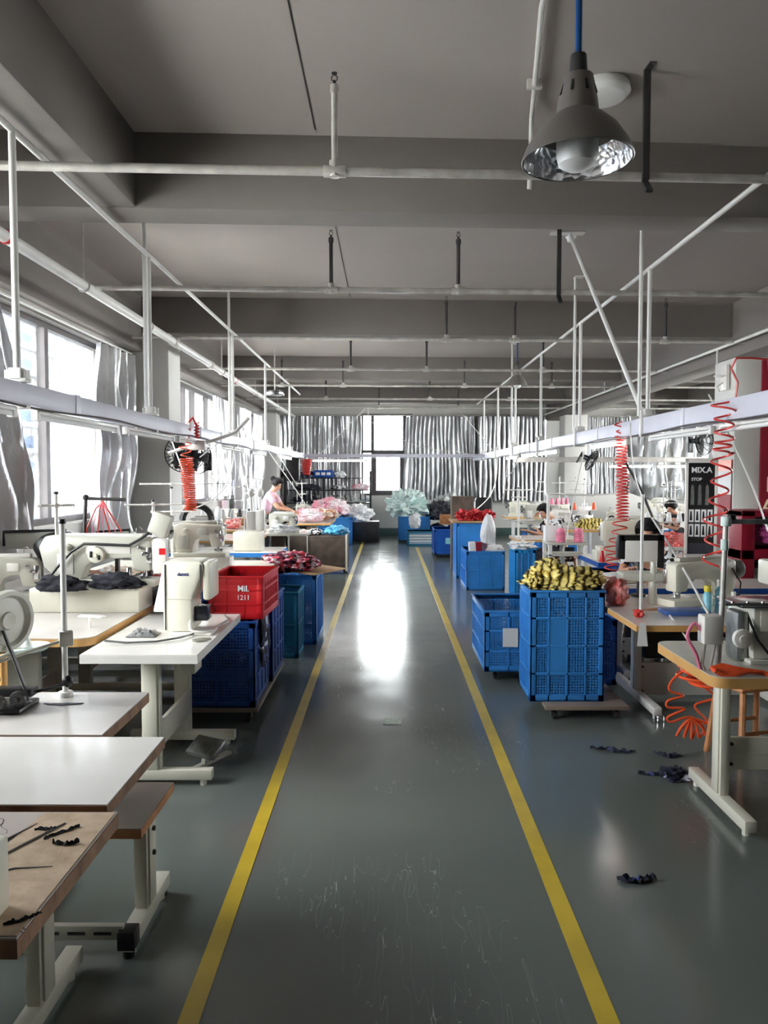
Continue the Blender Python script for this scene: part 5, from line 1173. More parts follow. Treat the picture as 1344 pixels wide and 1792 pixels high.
# ---- second right table
t = table('table on white steel legs with a slate blue tray on top', 1.50, 3.0, 4.60, 5.80, .745, M_lam, M_oredge, tk=.04, legpos=(-.43, .5), foot=.47, foff=.38, pz=(.04, .28), lm=M_wsteel)
b = MB(); b.box(-.36, .1, .40, .58, .30, .68, .01); b.build('motor_box', M_black, t, label='black motor box')
b = MB(); b.cyl((-.43, -.12, 0), (-.43, -.12, .04), .03, n=14, bevel=.004); b.build('castor', M_chrome, t)
b = MB(); b.box(-.14, .14, -.09, .09, 0, .03, .006); tag(b.build('blue_tray', mat('slate_blue_plastic', srgb(64, 96, 160), .4, var=.06)), 'slate blue tray at the front edge of the second right table', 'tray', loc=(1.93, 4.98, .745))
scrap('wooden ruler-like board on the second right table', 1.78, 5.15, .745, .3, .08, .2, M_wood, 3, 'wood_board', .001)
crate('dark blue crate behind the tall blue crate, half hidden', 1.47, 1.80, 5.98, 6.55, .0, .52, M_dblue, H_dblue, 3, 3)
# free-arm machine with cylinder posts
t = sewing_machine('large cream sewing machine with slanting arm on the second right table', (2.28, 5.42, .745), .0, M_cream, 1.0, L=.5, bed=.05, wheel=True)
t.rotation_euler = (0, 0, pi+.35); t.location = (2.42, 5.45, .745)
b = MB(); b.box(-.22, .28, -.08, .08, .16, .22, .01); b.cyl((0, -.05, 0), (0, -.05, .17), .028, n=18, bevel=.004); b.cyl((.17, -.05, 0), (.17, -.05, .13), .026, n=18, bevel=.004); b.cyl((-.0, -.06, .18), (0, -.06, .3), .022, n=14, bevel=.003)
tag(b.build('cylinder_bed_machine', M_gbeige), 'grey cylinder-bed machine with two upright drums on the second right table', 'sewing machine', loc=(1.86, 5.42, .745))
t = thing('control_box', 'white control box in a black frame above the cylinder-bed machine', 'control box', (1.90, 5.55, .97)); t.location = (1.88, 5.72, .745)
b = MB(); b.box(-.12, .12, -.05, .05, .26, .42, .008); b.build('housing', M_white, t); b = MB(); b.box(-.16, .16, -.045, .04, .41, .46, .008); b.box(-.17, -.12, -.045, .04, .28, .46, .008); b.box(.12, .17, -.045, .04, .22, .46, .008); b.build('frame', M_black, t); b = MB(); b.cyl((0, 0, 0), (0, 0, .27), .018, n=10); b.cyl((0, 0, 0), (0, 0, .015), .06, n=16); b.build('stand', M_dsteel, t)
for i, (x, y, r, h, m, cap, lb) in enumerate([(2.10, 5.02, .03, .15, M_bcyan, M_yelcap, 'light blue bottle with yellow cap on the second right table'), (2.185, 5.05, .024, .18, M_bcyan, M_steel, 'light blue spray can beside the yellow-capped bottle'), (2.26, 5.0, .03, .12, M_greenw, M_white, 'pale green bottle beside the spray can')]):
    t = thing('bottle', lb, 'bottle', (x, y, .745+.0)); b = MB(); b.lathe([(0, 0), (r, 0), (r, h*.8), (r*.6, h*.92), (r*.4, h), (0, h)], 20); b.build('bottle_body', m, t); b = MB(); b.cyl((0, 0, h*.93), (0, 0, h*1.2), r*.8 if i == 0 else r*.5, n=16, bevel=.003); b.build('cap', cap, t)
sack('clear plastic bag of coral red goods at the left end of the second right table', (1.52, 5.85, .76), (.075, .10, .10), P_stripe, 102, .3, name='goods_bag', cat='bag', tie=None).location = (1.60, 5.35, .83)
for i in range(5): cloth('folded striped white cloth, %s' % ['lowest of the stack behind the coral goods', 'second from the bottom of the striped stack', 'middle one of the striped stack', 'fourth of the striped stack', 'topmost of the striped stack'][i], (1.93, 6.32, .755+i*.018+.0), .34, .22, P_tan if i % 2 else M_paper, .01, 40+i, rz=.05*i, group='striped folded cloths')
table('third right table with folded striped cloths and a blue edge', 1.62, 3.2, 6.05, 6.62, .755, M_lam, M_dblue, tk=.045, legpos=(-.5, .5), lm=M_wsteel)
b = MB(); b.prism([(-.03, 0), (.035, .0), (.02, .14), (-.018, .14)], -.001, .001, 'y'); tag(b.build('price_tag', M_paper), 'white paper tag on a coral tassel hanging at the second right table', 'tag', loc=(1.53, 4.585, .62))
b = MB(); b.blob((0, 0, 0), (.03, .02, .025), 3, .6, 4); tag(b.build('tassel', M_rcoil), 'small coral tassel above the white paper tag', 'tassel', loc=(1.60, 4.86, .768))
thread_stand('slim white pole rising from the coral tassel on the second right table', (1.64, 4.95, .745), 0, .78, (), 0, M_wsteel, .011, tops=False)
# ---- crates, right of aisle
dl = dolly('brown board dolly under the tall blue crate', 1.06, 1.62, 5.09, 5.72, .10)
cr = crate('tall blue four-row crate with yellow print fabric heaped on top', .975, 1.48, 5.2, 5.64, .10, .765, M_blue, H_blue, 4, 4, full=((1, 1), (1, 2), (2, 2), (2, 1), (0, 3), (1, 3), (2, 3)) and ((1, 1), (1, 2)))
crate('low blue crate with a white paper label beside the tall crate', .77, 1.35, 6.05, 6.95, .085, .49, M_blue, H_blue, 3, 3)
dolly('small dolly under the low blue crate with the paper label', .80, 1.33, 6.1, 6.9, .083, M_black)
b = MB(); b.box(-.06, .06, -.001, .001, -.075, .075); tag(b.build('paper_label', M_paper), 'white paper label stuck on the low blue crate', 'label', loc=(.975, 6.047, .36))
pl = tag(MB().blob((0, 0, 0), (.25, .17, .10), 105, .4, 2.0, 5, -.045).build('fabric_heap', P_leop, None, 70), 'heap of yellow and black print fabric on the tall blue crate', 'fabric', loc=(1.24, 5.38, .90))
for i, (dx, dy, dz, a, b_, c_) in enumerate([(-.1, 0, .07, .10, .11, .07), (.17, -.03, .0, .1, .12, .05), (-.2, .02, .0, .07, .12, .06), (.05, -.13, -.01, .14, .06, .05)]):
    tag(MB().blob((0, 0, 0), (a, b_, c_), 110+i, .4, 2.2, 4, -.05).build('fabric_fold', P_leop, None, 70), ['peaked fold on top of the yellow print heap', 'right-hand fold of the yellow print heap', 'left frayed fold of the yellow print heap', 'front fold of the yellow print heap'][i], 'fabric', 'folds of yellow print fabric', loc=(1.24+dx, 5.38+dy, .92+dz))
crate('blue crate holding boxes and a white bag, right of the far aisle line', 1.13, 1.68, 10.95, 11.8, 0, .56, M_blue, M_blue, 3, 2)
sack('tall white wrapped roll standing in the blue crate', (1.47, 11.2, .78), (.11, .11, .28), M_wsack, 120, .12, name='wrapped_roll', cat='roll', fr=1.5)
sack('white crumpled bag beside the wrapped roll in the blue crate', (1.55, 11.1, .54), (.14, .1, .1), M_wsack, 121, .3, name='white_bag', cat='bag')
for i, (x, m, lb) in enumerate([(1.24, M_paper, 'white box leaning in the blue crate'), (1.33, M_maroon, 'dark red box leaning in the blue crate')]):
    b = MB(); b.box(-.045, .045, -.08, .08, 0, .26, .004, Matrix.Rotation(-.08, 4, 'Y')); tag(b.build('carton', m), lb, 'box', loc=(x, 11.1, .42))
crate('tall blue bin with a board lid and red tinsel on top', 1.10, 1.62, 12.2, 12.9, 0, .88, M_blue, M_blue, 1, 1, name='plastic_bin', cat='bin')
b = MB(); b.box(-.32, .30, -.38, .38, 0, .025, .004); tag(b.build('flat_board', M_card), 'thin board lid on the tall blue bin', 'board', loc=(1.35, 12.55, .885))
for i in range(3): sack(['red shiny tinsel heap at the aisle end of the board lid', 'red shiny tinsel heap in the middle of the board lid', 'red shiny tinsel heap at the right of the board lid'][i], (1.25+i*.17, 12.45, .985), (.13, .14, .09), mat('red_tinsel', srgb(200, 50, 56), .25, .3, var=.5, scale=40, bump=1., bscale=60), 125+i, .6, name='tinsel_heap', cat='tinsel', group='red tinsel heaps')
t = thing('brown_crate', 'brown paper bag and black box behind the red tinsel', 'box', (1.6, 13.3, 0)); b = MB(); b.box(-.5, -.12, -.15, .15, .0, 1.28, .02); b.build('paper_bag', M_dcard, t); b = MB(); b.box(-.08, .2, -.15, .1, 0, 1.26, .04); b.build('black_box', M_black, t)
crate('deep blue wheeled bin with a small pale sticker', .93, 1.36, 15.2, 16.1, .07, .50, M_dblue, M_dblue, 1, 1, name='plastic_bin', cat='bin')
b = MB(); b.box(-.05, .05, -.001, .001, -.06, .06); tag(b.build('sticker', M_bcyan), 'pale sticker on the deep blue wheeled bin', 'sticker', loc=(1.2, 15.195, .34))
b = MB(); castor(b, 1.0, 15.3, .027); castor(b, 1.28, 15.3, .027); castor(b, 1.0, 16.0, .027); castor(b, 1.28, 16.0, .027); tag(b.build('castor_frame', M_black), 'castors below the deep blue wheeled bin', 'castor')
crate('light blue striped low basket near the end of the aisle', .47, 1.08, 17.9, 18.6, 0, .33, M_teal, M_paper, 1, 5, name='plastic_basket', cat='basket')
crate('blue bin stuffed with pale green sacks by the far window', .27, 1.05, 18.75, 19.6, .05, .58, M_blue, M_blue, 1, 1, name='plastic_bin', cat='bin')
sack('big pale green and white sack bulging out of the far blue bin', (.52, 19.2, .88), (.46, .35, .36), M_greenw, 130, .45, fr=3.5)
sack('small white knotted bag in front of the pale green sack', (.66, 18.5, .52), (.14, .12, .2), M_wsack, 131, .2, name='white_bag', cat='bag')
sack('dark grey sack right of the pale green sack', (1.28, 19.3, .72), (.3, .28, .25), M_dgrey, 132, .35, tie=(.1, .0))
sack('crumpled light grey sack with pointed ears behind the dark sack', (1.62, 19.6, .78), (.36, .25, .34), M_bag, 133, .5, fr=3)
sack('round white sack beside the brown paper bag', (1.98, 19.2, .80), (.24, .2, .26), M_wsack, 134, .15)
for i, (x, y, r, m, lb) in enumerate([(1.3, 18.66, .22, M_dark, 'black sack on the floor behind the wheeled bin'), (1.92, 18.6, .3, M_dgrey, 'dark grey sack on the floor under the white round sack'), (1.25, 19.25, .24, M_dark, 'black sack supporting the dark grey sack'), (1.75, 19.6, .24, M_dark, 'black sack below the crumpled grey sack')]): sack(lb, (x, y, r*.8), (r, r*.9, r), m, 140+i, .2)
b = MB(); b.box(-.13, .13, -.1, .1, 0, .24, .01); tag(b.build('cardboard_box', M_wood), 'small orange-brown box among the dark sacks', 'box', loc=(1.4, 18.66, .45))
crate('bright light blue crate with torn plastic, behind the tall blue crate', 1.60, 1.86, 9.6, 10.1, 0, .72, mat('light_blue_plastic', srgb(44, 150, 220), .35, var=.12), H_blue, 3, 1)
sack('white torn plastic over the light blue crate', (1.72, 9.8, .75), (.16, .2, .05), M_wsack, 150, .5, name='plastic_sheet', cat='plastic')
# ---- third right rows
table('right table with orange front edge and grey column leg', 1.38, 2.15, 10.35, 11.05, .80, M_lam, M_oredge, tk=.035, rnd=.08, legpos=(-.15, .2), lm=M_gbeige, panel=False) if False else table('right table with orange front edge and grey column leg', 1.72, 2.6, 10.2, 10.95, .79, M_lam, M_oredge, tk=.035, rnd=.08, legpos=(-.3, .25), lm=M_gbeige)
p_ = at(985, 940, 8.3)
t = thing('utility_stand', 'grey two-tier utility stand with pink spools on its top', 'stand', (1.93, 8.35, 0))
for z_ in (.90, .78, .3): b = MB(); b.box(-.21, .22, -.16, .16, z_, z_+.022, .004); b.build('shelf', M_gbeige, t)
for sx in (-1, 1):
    for sy_ in (-1, 1): b = MB(); b.box(sx*.19-.02, sx*.19+.02, sy_*.14-.02, sy_*.14+.02, 0, .90, .003); b.build('leg', M_wsteel, t)
for i, (x, m) in enumerate([(1.87, M_pink), (2.06, M_pink)]):
    b = MB(); b.cyl((0, 0, 0), (0, 0, .15), .05, .04, n=20, bevel=.006); [b.lathe([(.05, 0), (.053, .008), (.05, .016)], 20, Matrix.Translation((0, 0, .02+k*.022))) for k in range(5)]
    tag(b.build('thread_spool', m), ['pink thread spool on the left of the utility stand', 'pink thread spool on the right of the utility stand'][i], 'thread spool', 'pink spools on the utility stand', loc=(x, 8.28, .925))
b = MB(); b.box(-.08, .08, -.06, .06, 0, .17, .004); tag(b.build('white_box', M_paper), 'small white box behind the pink spools', 'box', loc=(1.80, 8.42, .925))
table('right table carrying the big cream machine behind the print fabric', 2.05, 3.6, 7.45, 8.25, .80, M_lam, M_dblue, tk=.05, legpos=(-.5, .5), lm=M_wsteel) 
b = MB(); b.box(-.27, .27, -.1, .1, 0, .1, .008); tag(b.build('machine_riser', M_cream), 'cream riser box under the rounded cream machine', 'riser', loc=(2.33, 7.65, .80))
sm = sewing_machine('rounded cream sewing machine behind the yellow print fabric', (2.55, 7.65, .90), pi, M_cream, 1.0, L=.42, bed=.04)
b = MB(); b.box(-.5, .5, -.13, .13, 0, .14, .02); tag(b.build('blue_trough', M_dblue), 'long royal blue trough behind the tall blue crate', 'trough', loc=(2.17, 7.14, .74)) if False else None
crate('royal blue shallow trough between the tall crate and the cream machine', 1.72, 2.16, 6.95, 7.35, .445, .32, M_dblue, M_dblue, 1, 1, name='plastic_trough', cat='trough')
t = thing('trestle', 'dark trestle holding the royal blue trough', 'trestle', (1.94, 7.15, 0)); b = MB(); b.box(-.22, .22, -.15, .15, .42, .445, .003); b.build('board', M_dsteel, t)
for sx in (-1, 1): b = MB(); b.box(sx*.19-.02, sx*.19+.02, -.14, .14, 0, .42, .003); b.build('leg', M_dsteel, t)
b = MB(); b.cyl((0, 0, 0), (0, 0, .11), .03, .012, n=14, bevel=.004); tag(b.build('red_bottle', M_red), 'small red cone bottle beside the rounded cream machine', 'bottle', loc=(2.10, 7.5, .80))
cloth('cream sheet of paper hanging behind the middle coral hose', (2.42, 7.2, 1.0), .2, .02, M_paper, .01, 9) if False else None
b = MB(); b.box(-.13, .13, -.004, .004, -.15, .15); tag(b.build('paper_sheet', M_cream), 'upright cream card behind the middle coral hose', 'card', loc=(2.26, 7.5, .95))
# generic rear rows on the right
rows = [(2.75, 9.0), (2.4, 11.9), (2.4, 13.7), (2.4, 15.5), (4.9, 11.6), (5.0, 13.4), (5.1, 15.4), (3.6, 17.4), (6.0, 17.6)]
RL = ['row behind the display board', 'row behind the orange-edged right table', 'row below the lit cross rail', 'row before the far right curtain', 'outer row right of the near pillar, nearest', 'outer row right of the near pillar, middle', 'outer row right of the near pillar, farthest', 'last row in front of the far pillar', 'last outer row by the bright curtain']
for i, (x, y) in enumerate(rows):
    w = 1.5 if i != 0 else 1.3
    table('worktable in the ' + RL[i], x, x+w, y, y+.75, .80, M_lam, M_oredge if i % 2 else M_gbeige, tk=.04, legpos=(-w/2+.2, w/2-.2), lm=M_wsteel)
    m = [M_cream, M_white, M_gbeige][i % 3]
    if i != 0: sewing_machine('sewing machine on the ' + RL[i], (x+.12, y+.32, .80), .0, m, .95, L=.42)
    overlocker('overlock machine on the ' + RL[i], (x+w-.3, y+.4, .80), .3+i, [M_white, M_cream][i % 2], .95)
    thread_stand('thread stand on the ' + RL[i], (x+w/2+.05, y+.62, .80), .3*i, .72+.05*(i % 3), ((.70, .2), (.5, .16)), 2 if i % 2 else 4, cones=1 if i in (0, 1, 2, 4) else 0, cm=[M_paper, M_orange, M_pink, M_dsteel, M_paper][i % 5])
    sack('fabric heap on the ' + RL[i], (x+w/2+.05, y+.2, .87), (.22, .12, .09), [P_stripe, P_leop, P_bw, P_tan, P_navy, P_pinkbag, P_bw, P_leop, P_tan][i], 160+i, .4, name='fabric_heap', cat='fabric')
    if i not in (0, 1, 4, 7): crate('blue crate on the floor by the ' + RL[i], x+.3, x+.85, y-.62, y-.1, 0, .55, M_dblue if i % 2 else M_blue, M_blue, 3, 2)
# tall white covered block and pale bench sheet
t = thing('covered_table', 'pale grey sheet-covered table in front of the far right curtain', 'table', (5.0, 16.75, 0)); b = MB()
b.prism([(-1.0, 0), (1.0, 0), (1.0, .95), (.2, 1.25), (-1.0, 1.2)], -.35, .35, 'y', .03); b.build('sheet_cover', M_wall, t)
# ---- seated workers
person('seated worker in black and white print shirt, head bowed, by the coral hose', (2.62, 6.35-.55, 0), 2.75, {k: Vector(v)+Vector((0, 0, .03)) if k[:2] in ('he', 'ne') else v for k, v in SIT.items()}, shirt=P_bw, look=(0, 1, -.9)).location = (2.45, 7.17, 0)
person('seated worker in print shirt reaching towards the orange-edged table by the aisle', (2.62, 10.85, 0), pi/2+.25, SIT, shirt=P_bw, look=(0, 1, -.4)).location = (2.58, 11.3, 0)
person('seated worker in dark striped shirt before the bright crumpled curtain', (5.1, 13.0, 0), pi/2+.3, SIT, shirt=pattern_mat('dark_striped_cloth', srgb(26, 26, 32), [srgb(120, 120, 130)], 16, .75), look=(0, 1, -.7)).location = (4.95, 12.75, 0)
for i, (x, y) in enumerate([(2.45, 7.17), (2.58, 11.3), (4.95, 12.75)]): stool(['wooden stool under the worker in black and white print', 'wooden stool under the worker reaching to the aisle', 'wooden stool under the worker in dark stripes'][i], (x, y, 0), .4)
# ---- display board, notice on the pillar, maroon rack and banner
t = thing('display_board', 'tall white-framed display board with black and white pictures, beside the near right pillar', 'display board', (3.44, 8.45, 0), -.25)
hw = .165
b = MB(); b.box(-hw, -hw+.03, -.03, .03, 0, 1.83, .004); b.box(hw-.03, hw, -.03, .03, 0, 1.83, .004); b.box(-hw, hw, -.03, .03, 1.78, 1.83, .004); b.box(-hw, hw, -.025, .025, .55, .58, .003); b.box(-.2, .2, -.16, .16, 0, .03, .004); b.build('frame', M_white, t)
b = MB(); b.box(-hw+.03, hw-.03, -.01, .01, .9, 1.78); b.build('picture_panel', M_black, t)
b = MB(); b.box(-hw+.03, hw-.03, -.01, .01, .58, .9); b.box(-hw+.03, hw-.03, -.018, .0, .84, .87); b.build('lower_panel', M_dgrey, t)
text_mesh('board_lettering', 'MIX.A', .085, M_paper, t, (0, -.0115, 1.70), (pi/2, 0, 0), 'white headline letters', bold=.002, sx=.95)
text_mesh('board_lettering', 'STOP', .045, M_paper, t, (-.05, -.0115, 1.60), (pi/2, 0, 0), 'small white letters', bold=.001)
for r_ in range(2):
    for k in range(4): b = MB(); b.box(-.125+k*.064, -.073+k*.064, -.014, -.0105, 1.13-r_*.16, 1.27-r_*.16); b.mi = 1; b.prism([(-.115+k*.064, 1.15-r_*.16), (-.088+k*.064, 1.15-r_*.16), (-.095+k*.064, 1.25-r_*.16), (-.108+k*.064, 1.25-r_*.16)], -.0155, -.0138, 'y'); b.build('garment_picture', [M_paper, M_dark], t)
for k in range(3): b = MB(); b.prism([(-.11+k*.075, 1.32), (-.07+k*.075, 1.32), (-.075+k*.075, 1.52), (-.09+k*.075, 1.55), (-.105+k*.075, 1.52)], -.014, -.0105, 'y'); b.build('garment_picture', M_grip, t)
t = thing('notice', 'large notice on the near right pillar, white above and dark red below', 'notice', (4.345, 9.98, 0))
b = MB(); b.box(-.008, .0, -.24, .24, 1.40, 1.70); b.build('white_sheet', M_paper, t); b = MB(); b.box(-.008, .0, -.24, .24, .4, 1.40); b.build('red_panel', M_maroon, t); b = MB(); b.box(-.008, 0, -.24, .24, 1.70, 1.84); b.build('header_strip', M_orange, t)
t = thing('maroon_rack', 'dark red metal rack with open compartments holding magenta flowers', 'rack', (3.95, 7.3, 0))
b = MB(); 
for x0_, x1_ in ((-.68, -.55), (-.10, .02), (.5, .6)): b.box(x0_, x1_, -.2, .2, 0, 1.32, .01)
for z0_, z1_ in ((.0, .12), (.42, .52), (.86, .96), (1.26, 1.32)): b.box(-.68, .6, -.2, .2, z0_, z1_, .01)
b.build('frame', M_maroon, t)
b = MB(); b.box(-.68, .6, .18, .2, .1, 1.3); b.build('back_panel', M_wall, t)
sack('magenta flower bunch in the upper compartment of the dark red rack', (3.62, 7.22, 1.10), (.17, .1, .11), mat('magenta_petals', srgb(206, 90, 160), .7, var=.4, scale=50, bump=1, bscale=60), 170, .5, name='flower_bunch', cat='flowers', fr=5)
sack('small black and white toy in the dark red rack', (3.79, 7.15, 1.12), (.05, .05, .06), P_bw, 171, .2, name='toy', cat='toy')
b = MB(); b.box(-.2, .2, -.12, .12, 0, .26, .01); tag(b.build('grey_carton', M_gbeige), 'grey carton in the middle compartment of the dark red rack', 'box', loc=(3.62, 7.3, .52))
t = thing('maroon_banner', 'tall dark red banner with gold capitals beside the near pillar', 'banner', (5.16, 9.66, 0))
b = MB(); b.box(-.5, .55, -.02, .02, .0, 3.08, .003); b.build('panel', M_maroon, t)
M_gold = mat('cream_gold_letters', srgb(236, 214, 180), .5)
for k, s_ in enumerate(['I', 'A']): text_mesh('banner_lettering', s_, .26, M_gold, t, (-.40, -.0215, 1.52-k*.28), (pi/2, 0, 0), 'gold capital on the banner', bold=.004)
f1 = at(1240, 770, 9.4); fan('black wall fan on the near right pillar', (f1.x, 9.55, f1.z), .6, .9)
f1 = at(1037, 805, 9.0); fan('black fan hanging below the right rail', (f1.x-.02, 9.0, f1.z), 1.1, .65, .5)
t = thing('camera_bracket', 'white cable bundle and bracket on the near right pillar under the beam', 'bracket', (4.33, 9.95, 2.85))
b = MB(); b.box(-.03, .01, -.1, .1, -.12, .2, .004); b.tube(helix((-.05, -.08, .05), (-.05, .12, .08), .05, .05, 4), .008, 6); b.tube([(-.03, 0, -.02), (-.12, -.02, -.08), (-.08, -.02, -.14)], .012, 6); b.build('bracket', M_white, t)
# hoses right
def hose(label, p, segs, m, r, top=None):
    t = thing('coiled_hose', label, 'hose', p); b = MB(); pts = []
    for (a_, c_, R0, R1, n_, wob) in segs: pts += helix(a_, c_, R0, R1, n_, 14, wob, 5)
    b.tube(pts, r, 7); b.build('coil', m, t)
    if top: b = MB(); b.tube(top, r, 7); b.build('feed_hose', m, t)
    return t
p_ = at(1270, 690, 4.62)
hose('long stretched coral red hose zigzagging in front of the right rail', (p_.x, 4.62, 0), [((0, 0, 2.10), (.0, 0, 1.86), .065, .055, 3, .3), ((0, 0, 1.86), (-.02, 0, 1.78), .05, .05, 2, .1), ((0, 0, 1.78), (-.06, 0, 1.08), .055, .06, 6, .35)], M_rcoil, .0065, [(.06, 0, 2.10), (.07, 0, 2.2), (.03, 0, 2.28), (.05, -.02, 2.34), (.14, -.02, 2.34), (.26, -.02, 2.33)])
t = thing('hose_reel_valve', 'navy blue air valve on a bracket above the right rail', 'valve', (p_.x+.32, 4.6, 2.33)); b = MB(); b.box(-.02, .12, -.03, .03, -.05, .03, .014); b.cyl((.10, 0, 0), (.35, 0, .0), .012, n=8); b.build('valve_body', M_dblue, t); b = MB(); b.tube([(-.02, 0, .02), (-.08, 0, .03), (-.07, 0, -.06), (-.04, 0, -.07)], .012, 8); b.build('hook', M_black, t)
p_ = at(1082, 760, 6.85)
hose('dense coral hose hanging from the right rail in the middle', (p_.x, 6.85, 0), [((0, 0, 2.12), (.02, 0, 2.0), .03, .03, 2, .3), ((.03, 0, 2.0), (.05, 0, 1.25), .045, .055, 26, .35), ((.05, 0, 1.25), (-.03, 0, .95), .06, .07, 4, .4), ((-.03, 0, .95), (-.06, -.05, .80), .05, .06, 3, .3)], M_rcoil, .0065)
t = thing('hanging_hose', 'tangled orange coiled hose hanging beside the second right table', 'hose', (1.82, 4.55, 0))
b = MB(); b.tube(helix((.02, 0, .52), (.08, 0, .40), .10, .085, 7, 14, .6, 4, 1), .009, 7); b.tube(smooth([(-.03, 0, .5), (-.12, 0, .42), (-.13, 0, .36), (-.05, 0, .33), (-.14, 0, .3), (-.14, 0, .26), (-.04, 0, .25), (-.14, 0, .2), (-.12, 0, .17), (-.02, 0, .2), (.1, 0, .17), (.02, 0, .27), (.14, 0, .32), (.05, 0, .40)]), .007, 7); b.build('coil', M_orange, t)
b = MB(); [b.tube(smooth([(0, 0, .20), (-.06+.03*k, -.01, .14), (-.09+.045*k, -.01, .07+.01*abs(k-2)), (-.06+.045*k, 0, .14), (0, .01, .2)]), .007, 6) for k in range(5)]; b.build('loose_loop', M_orange, t)
b = MB(); b.tube([(.02, .0, .5), (.0, 0, .62), (-.04, .1, .72), (-.03, .3, .76)], .006, 6); b.build('feed_hose', M_wsteel, t)
# white coiled-lead poles and stands on the right
for i, (px, py, Y, zb, lb, arms) in enumerate([(895, 860, 10.5, .79, 'white thread stand with a top crossbar above the orange-edged right table', ((.0, .22),)), (1000, 870, 8.4, .925, 'thin white pole at the utility stand', ())]):
    if i == 1: continue
    p_ = at(px, py-5, Y); h = p_.z-zb; t = thread_stand(lb, (p_.x+.1, Y, zb), 0, h, ((h-.02, .2), (h-.12, .1)), 2, M_wsteel, .014)
b = MB(); b.cyl((0, 0, 0), (0, 0, .52), .018, n=10); b.cyl((-.02, 0, .52), (.5, 0, .50), .01, n=8); b.cyl((0, 0, 0), (0, 0, .015), .06, n=14); tag(b.build('hanger_pole', M_wsteel), 'white pole at the left end of the utility stand', 'pole', loc=(1.76, 8.42, .925))
# ---- hanging white cables
CAB = [((1022, 790), 8.9, (985, 965), 8.3, .0, 'from the hanging fan to the utility stand', .008), ((1240, 690), 5.2, (1344, 930), 5.0, .06, 'at the right edge in front of the pillar', .006), ((1103, 740), 6.3, (1140, 900), 6.6, -.05, 'down to the seated worker in print', .006), ((1140, 905), 6.6, (1240, 1075), 4.2, .04, 'from the seated worker to the right front switch box', .008),
    ((410, 780), 8.8, (340, 890), 7.2, .10, 'curving from the left rail to the orange hose', .007), ((300, 770), 7.6, (330, 850), 7.3, 0, 'short one left of the orange hose', .006), ((395, 765), 8.5, (350, 800), 7.5, .0, 'short one right of the orange hose', .006),
    ((470, 790), 12.5, (545, 900), 13.6, .1, 'crossing over the woman in pink', .009), ((480, 785), 13.2, (520, 850), 15.5, .0, 'right of the woman in pink', .008), ((890, 795), 10.2, (880, 880), 10.7, .0, 'above the orange-edged right table, nearer one', .008), ((905, 800), 9.9, (885, 835), 10.6, .03, 'above the orange-edged right table, short one', .007), ((870, 800), 13.8, (835, 890), 12.6, .1, 'above the tall blue bin', .008),
    ((560, 795), 16.5, (640, 720), 17.5, .0, 'slanting up in front of the far left curtain', .008), ((870, 797), 14.7, (800, 735), 17.5, 0., 'slanting up in front of the far right curtain', .008)]
for (a_, ya, c_, yc, sag, lb, r) in CAB:
    p0, p1 = at(*a_, ya), at(*c_, yc); b = MB()
    if 'slanting up' in lb: p1 = Vector((p1.x*18.44/yc, 18.44, 3.245))
    b.tube([p0.lerp(p1, u/14)+Vector((sag*sin(pi*u/14), 0, -abs(sag)*1.2*sin(pi*u/14))) for u in range(15)], r, 6); tag(b.build('hanging_cable', M_wsteel), 'white hanging cable ' + lb, 'cable', 'white hanging cables')
b = MB(); p0, p1 = at(645, 735, 18.5), at(800, 790, 18.2); b.tube([Vector((p0.x-.02, 18.44, 3.25))]+[p0.lerp(p1, u/14)-Vector((0, 0, .2*sin(pi*u/14))) for u in range(15)]+[Vector((2.08, 18.4, 2.11))], .008, 6); tag(b.build('hanging_cable', M_wsteel), 'slack white cable swinging across the far window', 'cable')
b = MB(); p0, p1 = at(1095, 810, 6.6), at(1142, 905, 6.5); b.tube([p0, p0.lerp(p1, .5)+Vector((.02, 0, 0)), p1], .011, 6); tag(b.build('hanging_cable', M_dsteel), 'dark cable slanting down beside the middle coral hose', 'cable')
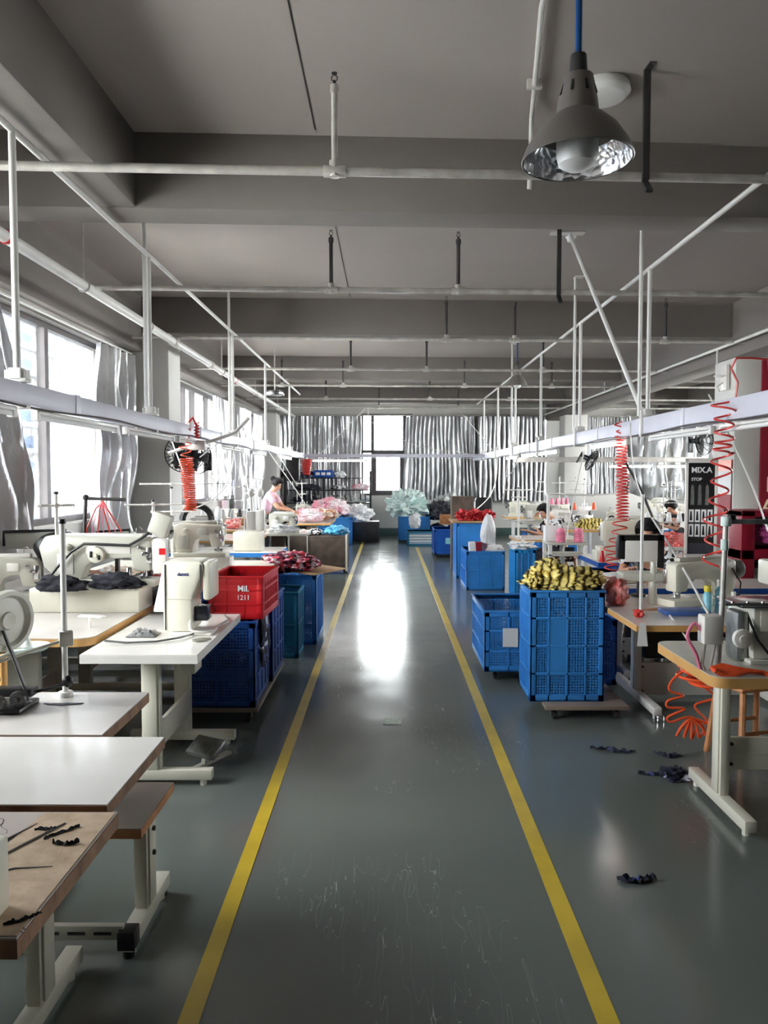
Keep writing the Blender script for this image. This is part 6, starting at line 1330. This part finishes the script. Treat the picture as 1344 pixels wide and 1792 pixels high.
# ---- floor rags
for i, (px, py, L, W, rz, lb) in enumerate([(1072, 1314, .26, .05, -.2, 'thin navy rag on the floor in front of the brown dolly'), (1168, 1322, .16, .06, -.3, 'small navy rag on the floor left of the right front table foot'), (1115, 1541, .16, .05, -.1, 'dark navy rag lying alone near the bottom right'), (1140, 1357, .14, .02, -.3, 'navy thread strand beside the rag heap')]):
    q = onz(px, py, .002); scrap(lb, q.x, q.y, .002, L, W, rz, P_navy, i+20, 'floor_rag', .02, 'rags on the right floor', 'rag')
q = onz(1182, 1360, .01); sack('crumpled navy rag heap on the floor beside the right front table foot', (q.x-.0, q.y, .03), (.07, .06, .035), P_navy, 180, .5, name='rag_heap', cat='rag')
b = MB(); b.prism([(-.065, -.06), (.06, -.065), (.065, .055), (-.055, .06)], 0, .0015, 'z'); q = onz(687, 1263, 0); tag(b.build('floor_sticker', mat('pale_green_sticker', srgb(150, 178, 150), .5, col2=srgb(190, 205, 190), scale=30)), 'worn pale green square sticker in the middle of the aisle', 'sticker', loc=(q.x, q.y, .001))

# ---- small pieces belong to the part they sit on
NEST = {'vent_slot': ('lamp_neck', 'back_cover'), 'slot_row': ('back_cover',), 'bolt': ('cross_panel', 'leg'), 'sprinkler_head': ('riser',), 'tread': ('pedal_plate',), 'dial_mark': ('stitch_dial',),
        'garment_picture': ('picture_panel',), 'board_lettering': ('picture_panel',), 'banner_lettering': ('panel',), 'white_panel': ('basket_body',), 'screw': ('machine_head',), 'spool_pin': ('spool_arm',), 'spool_dish': ('spool_arm',),
        'slot': ('cross_bar',), 'crate_lettering': ('frame',), 'warning_label': ('head_cover',), 'lever_knob': ('machine_body',), 'reflector': ('lamp_shade',), 'end_cap': ('housing',), 'rim': ('frame',)}
def stem_of(o): return o.name.split('.')[0]
def mid(o): return sum((Vector(c) for c in o.bound_box), Vector())/8
for o in [x for x in bpy.data.objects if x.parent is not None and x.parent.parent is None and stem_of(x) in NEST]:
    for pn in NEST[stem_of(o)]:
        cand = [s for s in o.parent.children if stem_of(s) == pn and s is not o]
        if cand:
            m_ = o.matrix_basis @ mid(o); best = min(cand, key=lambda s: (s.matrix_basis @ mid(s)-m_).length)
            mb = best.matrix_basis.inverted() @ o.matrix_basis; o.parent = best; o.matrix_basis = mb; break
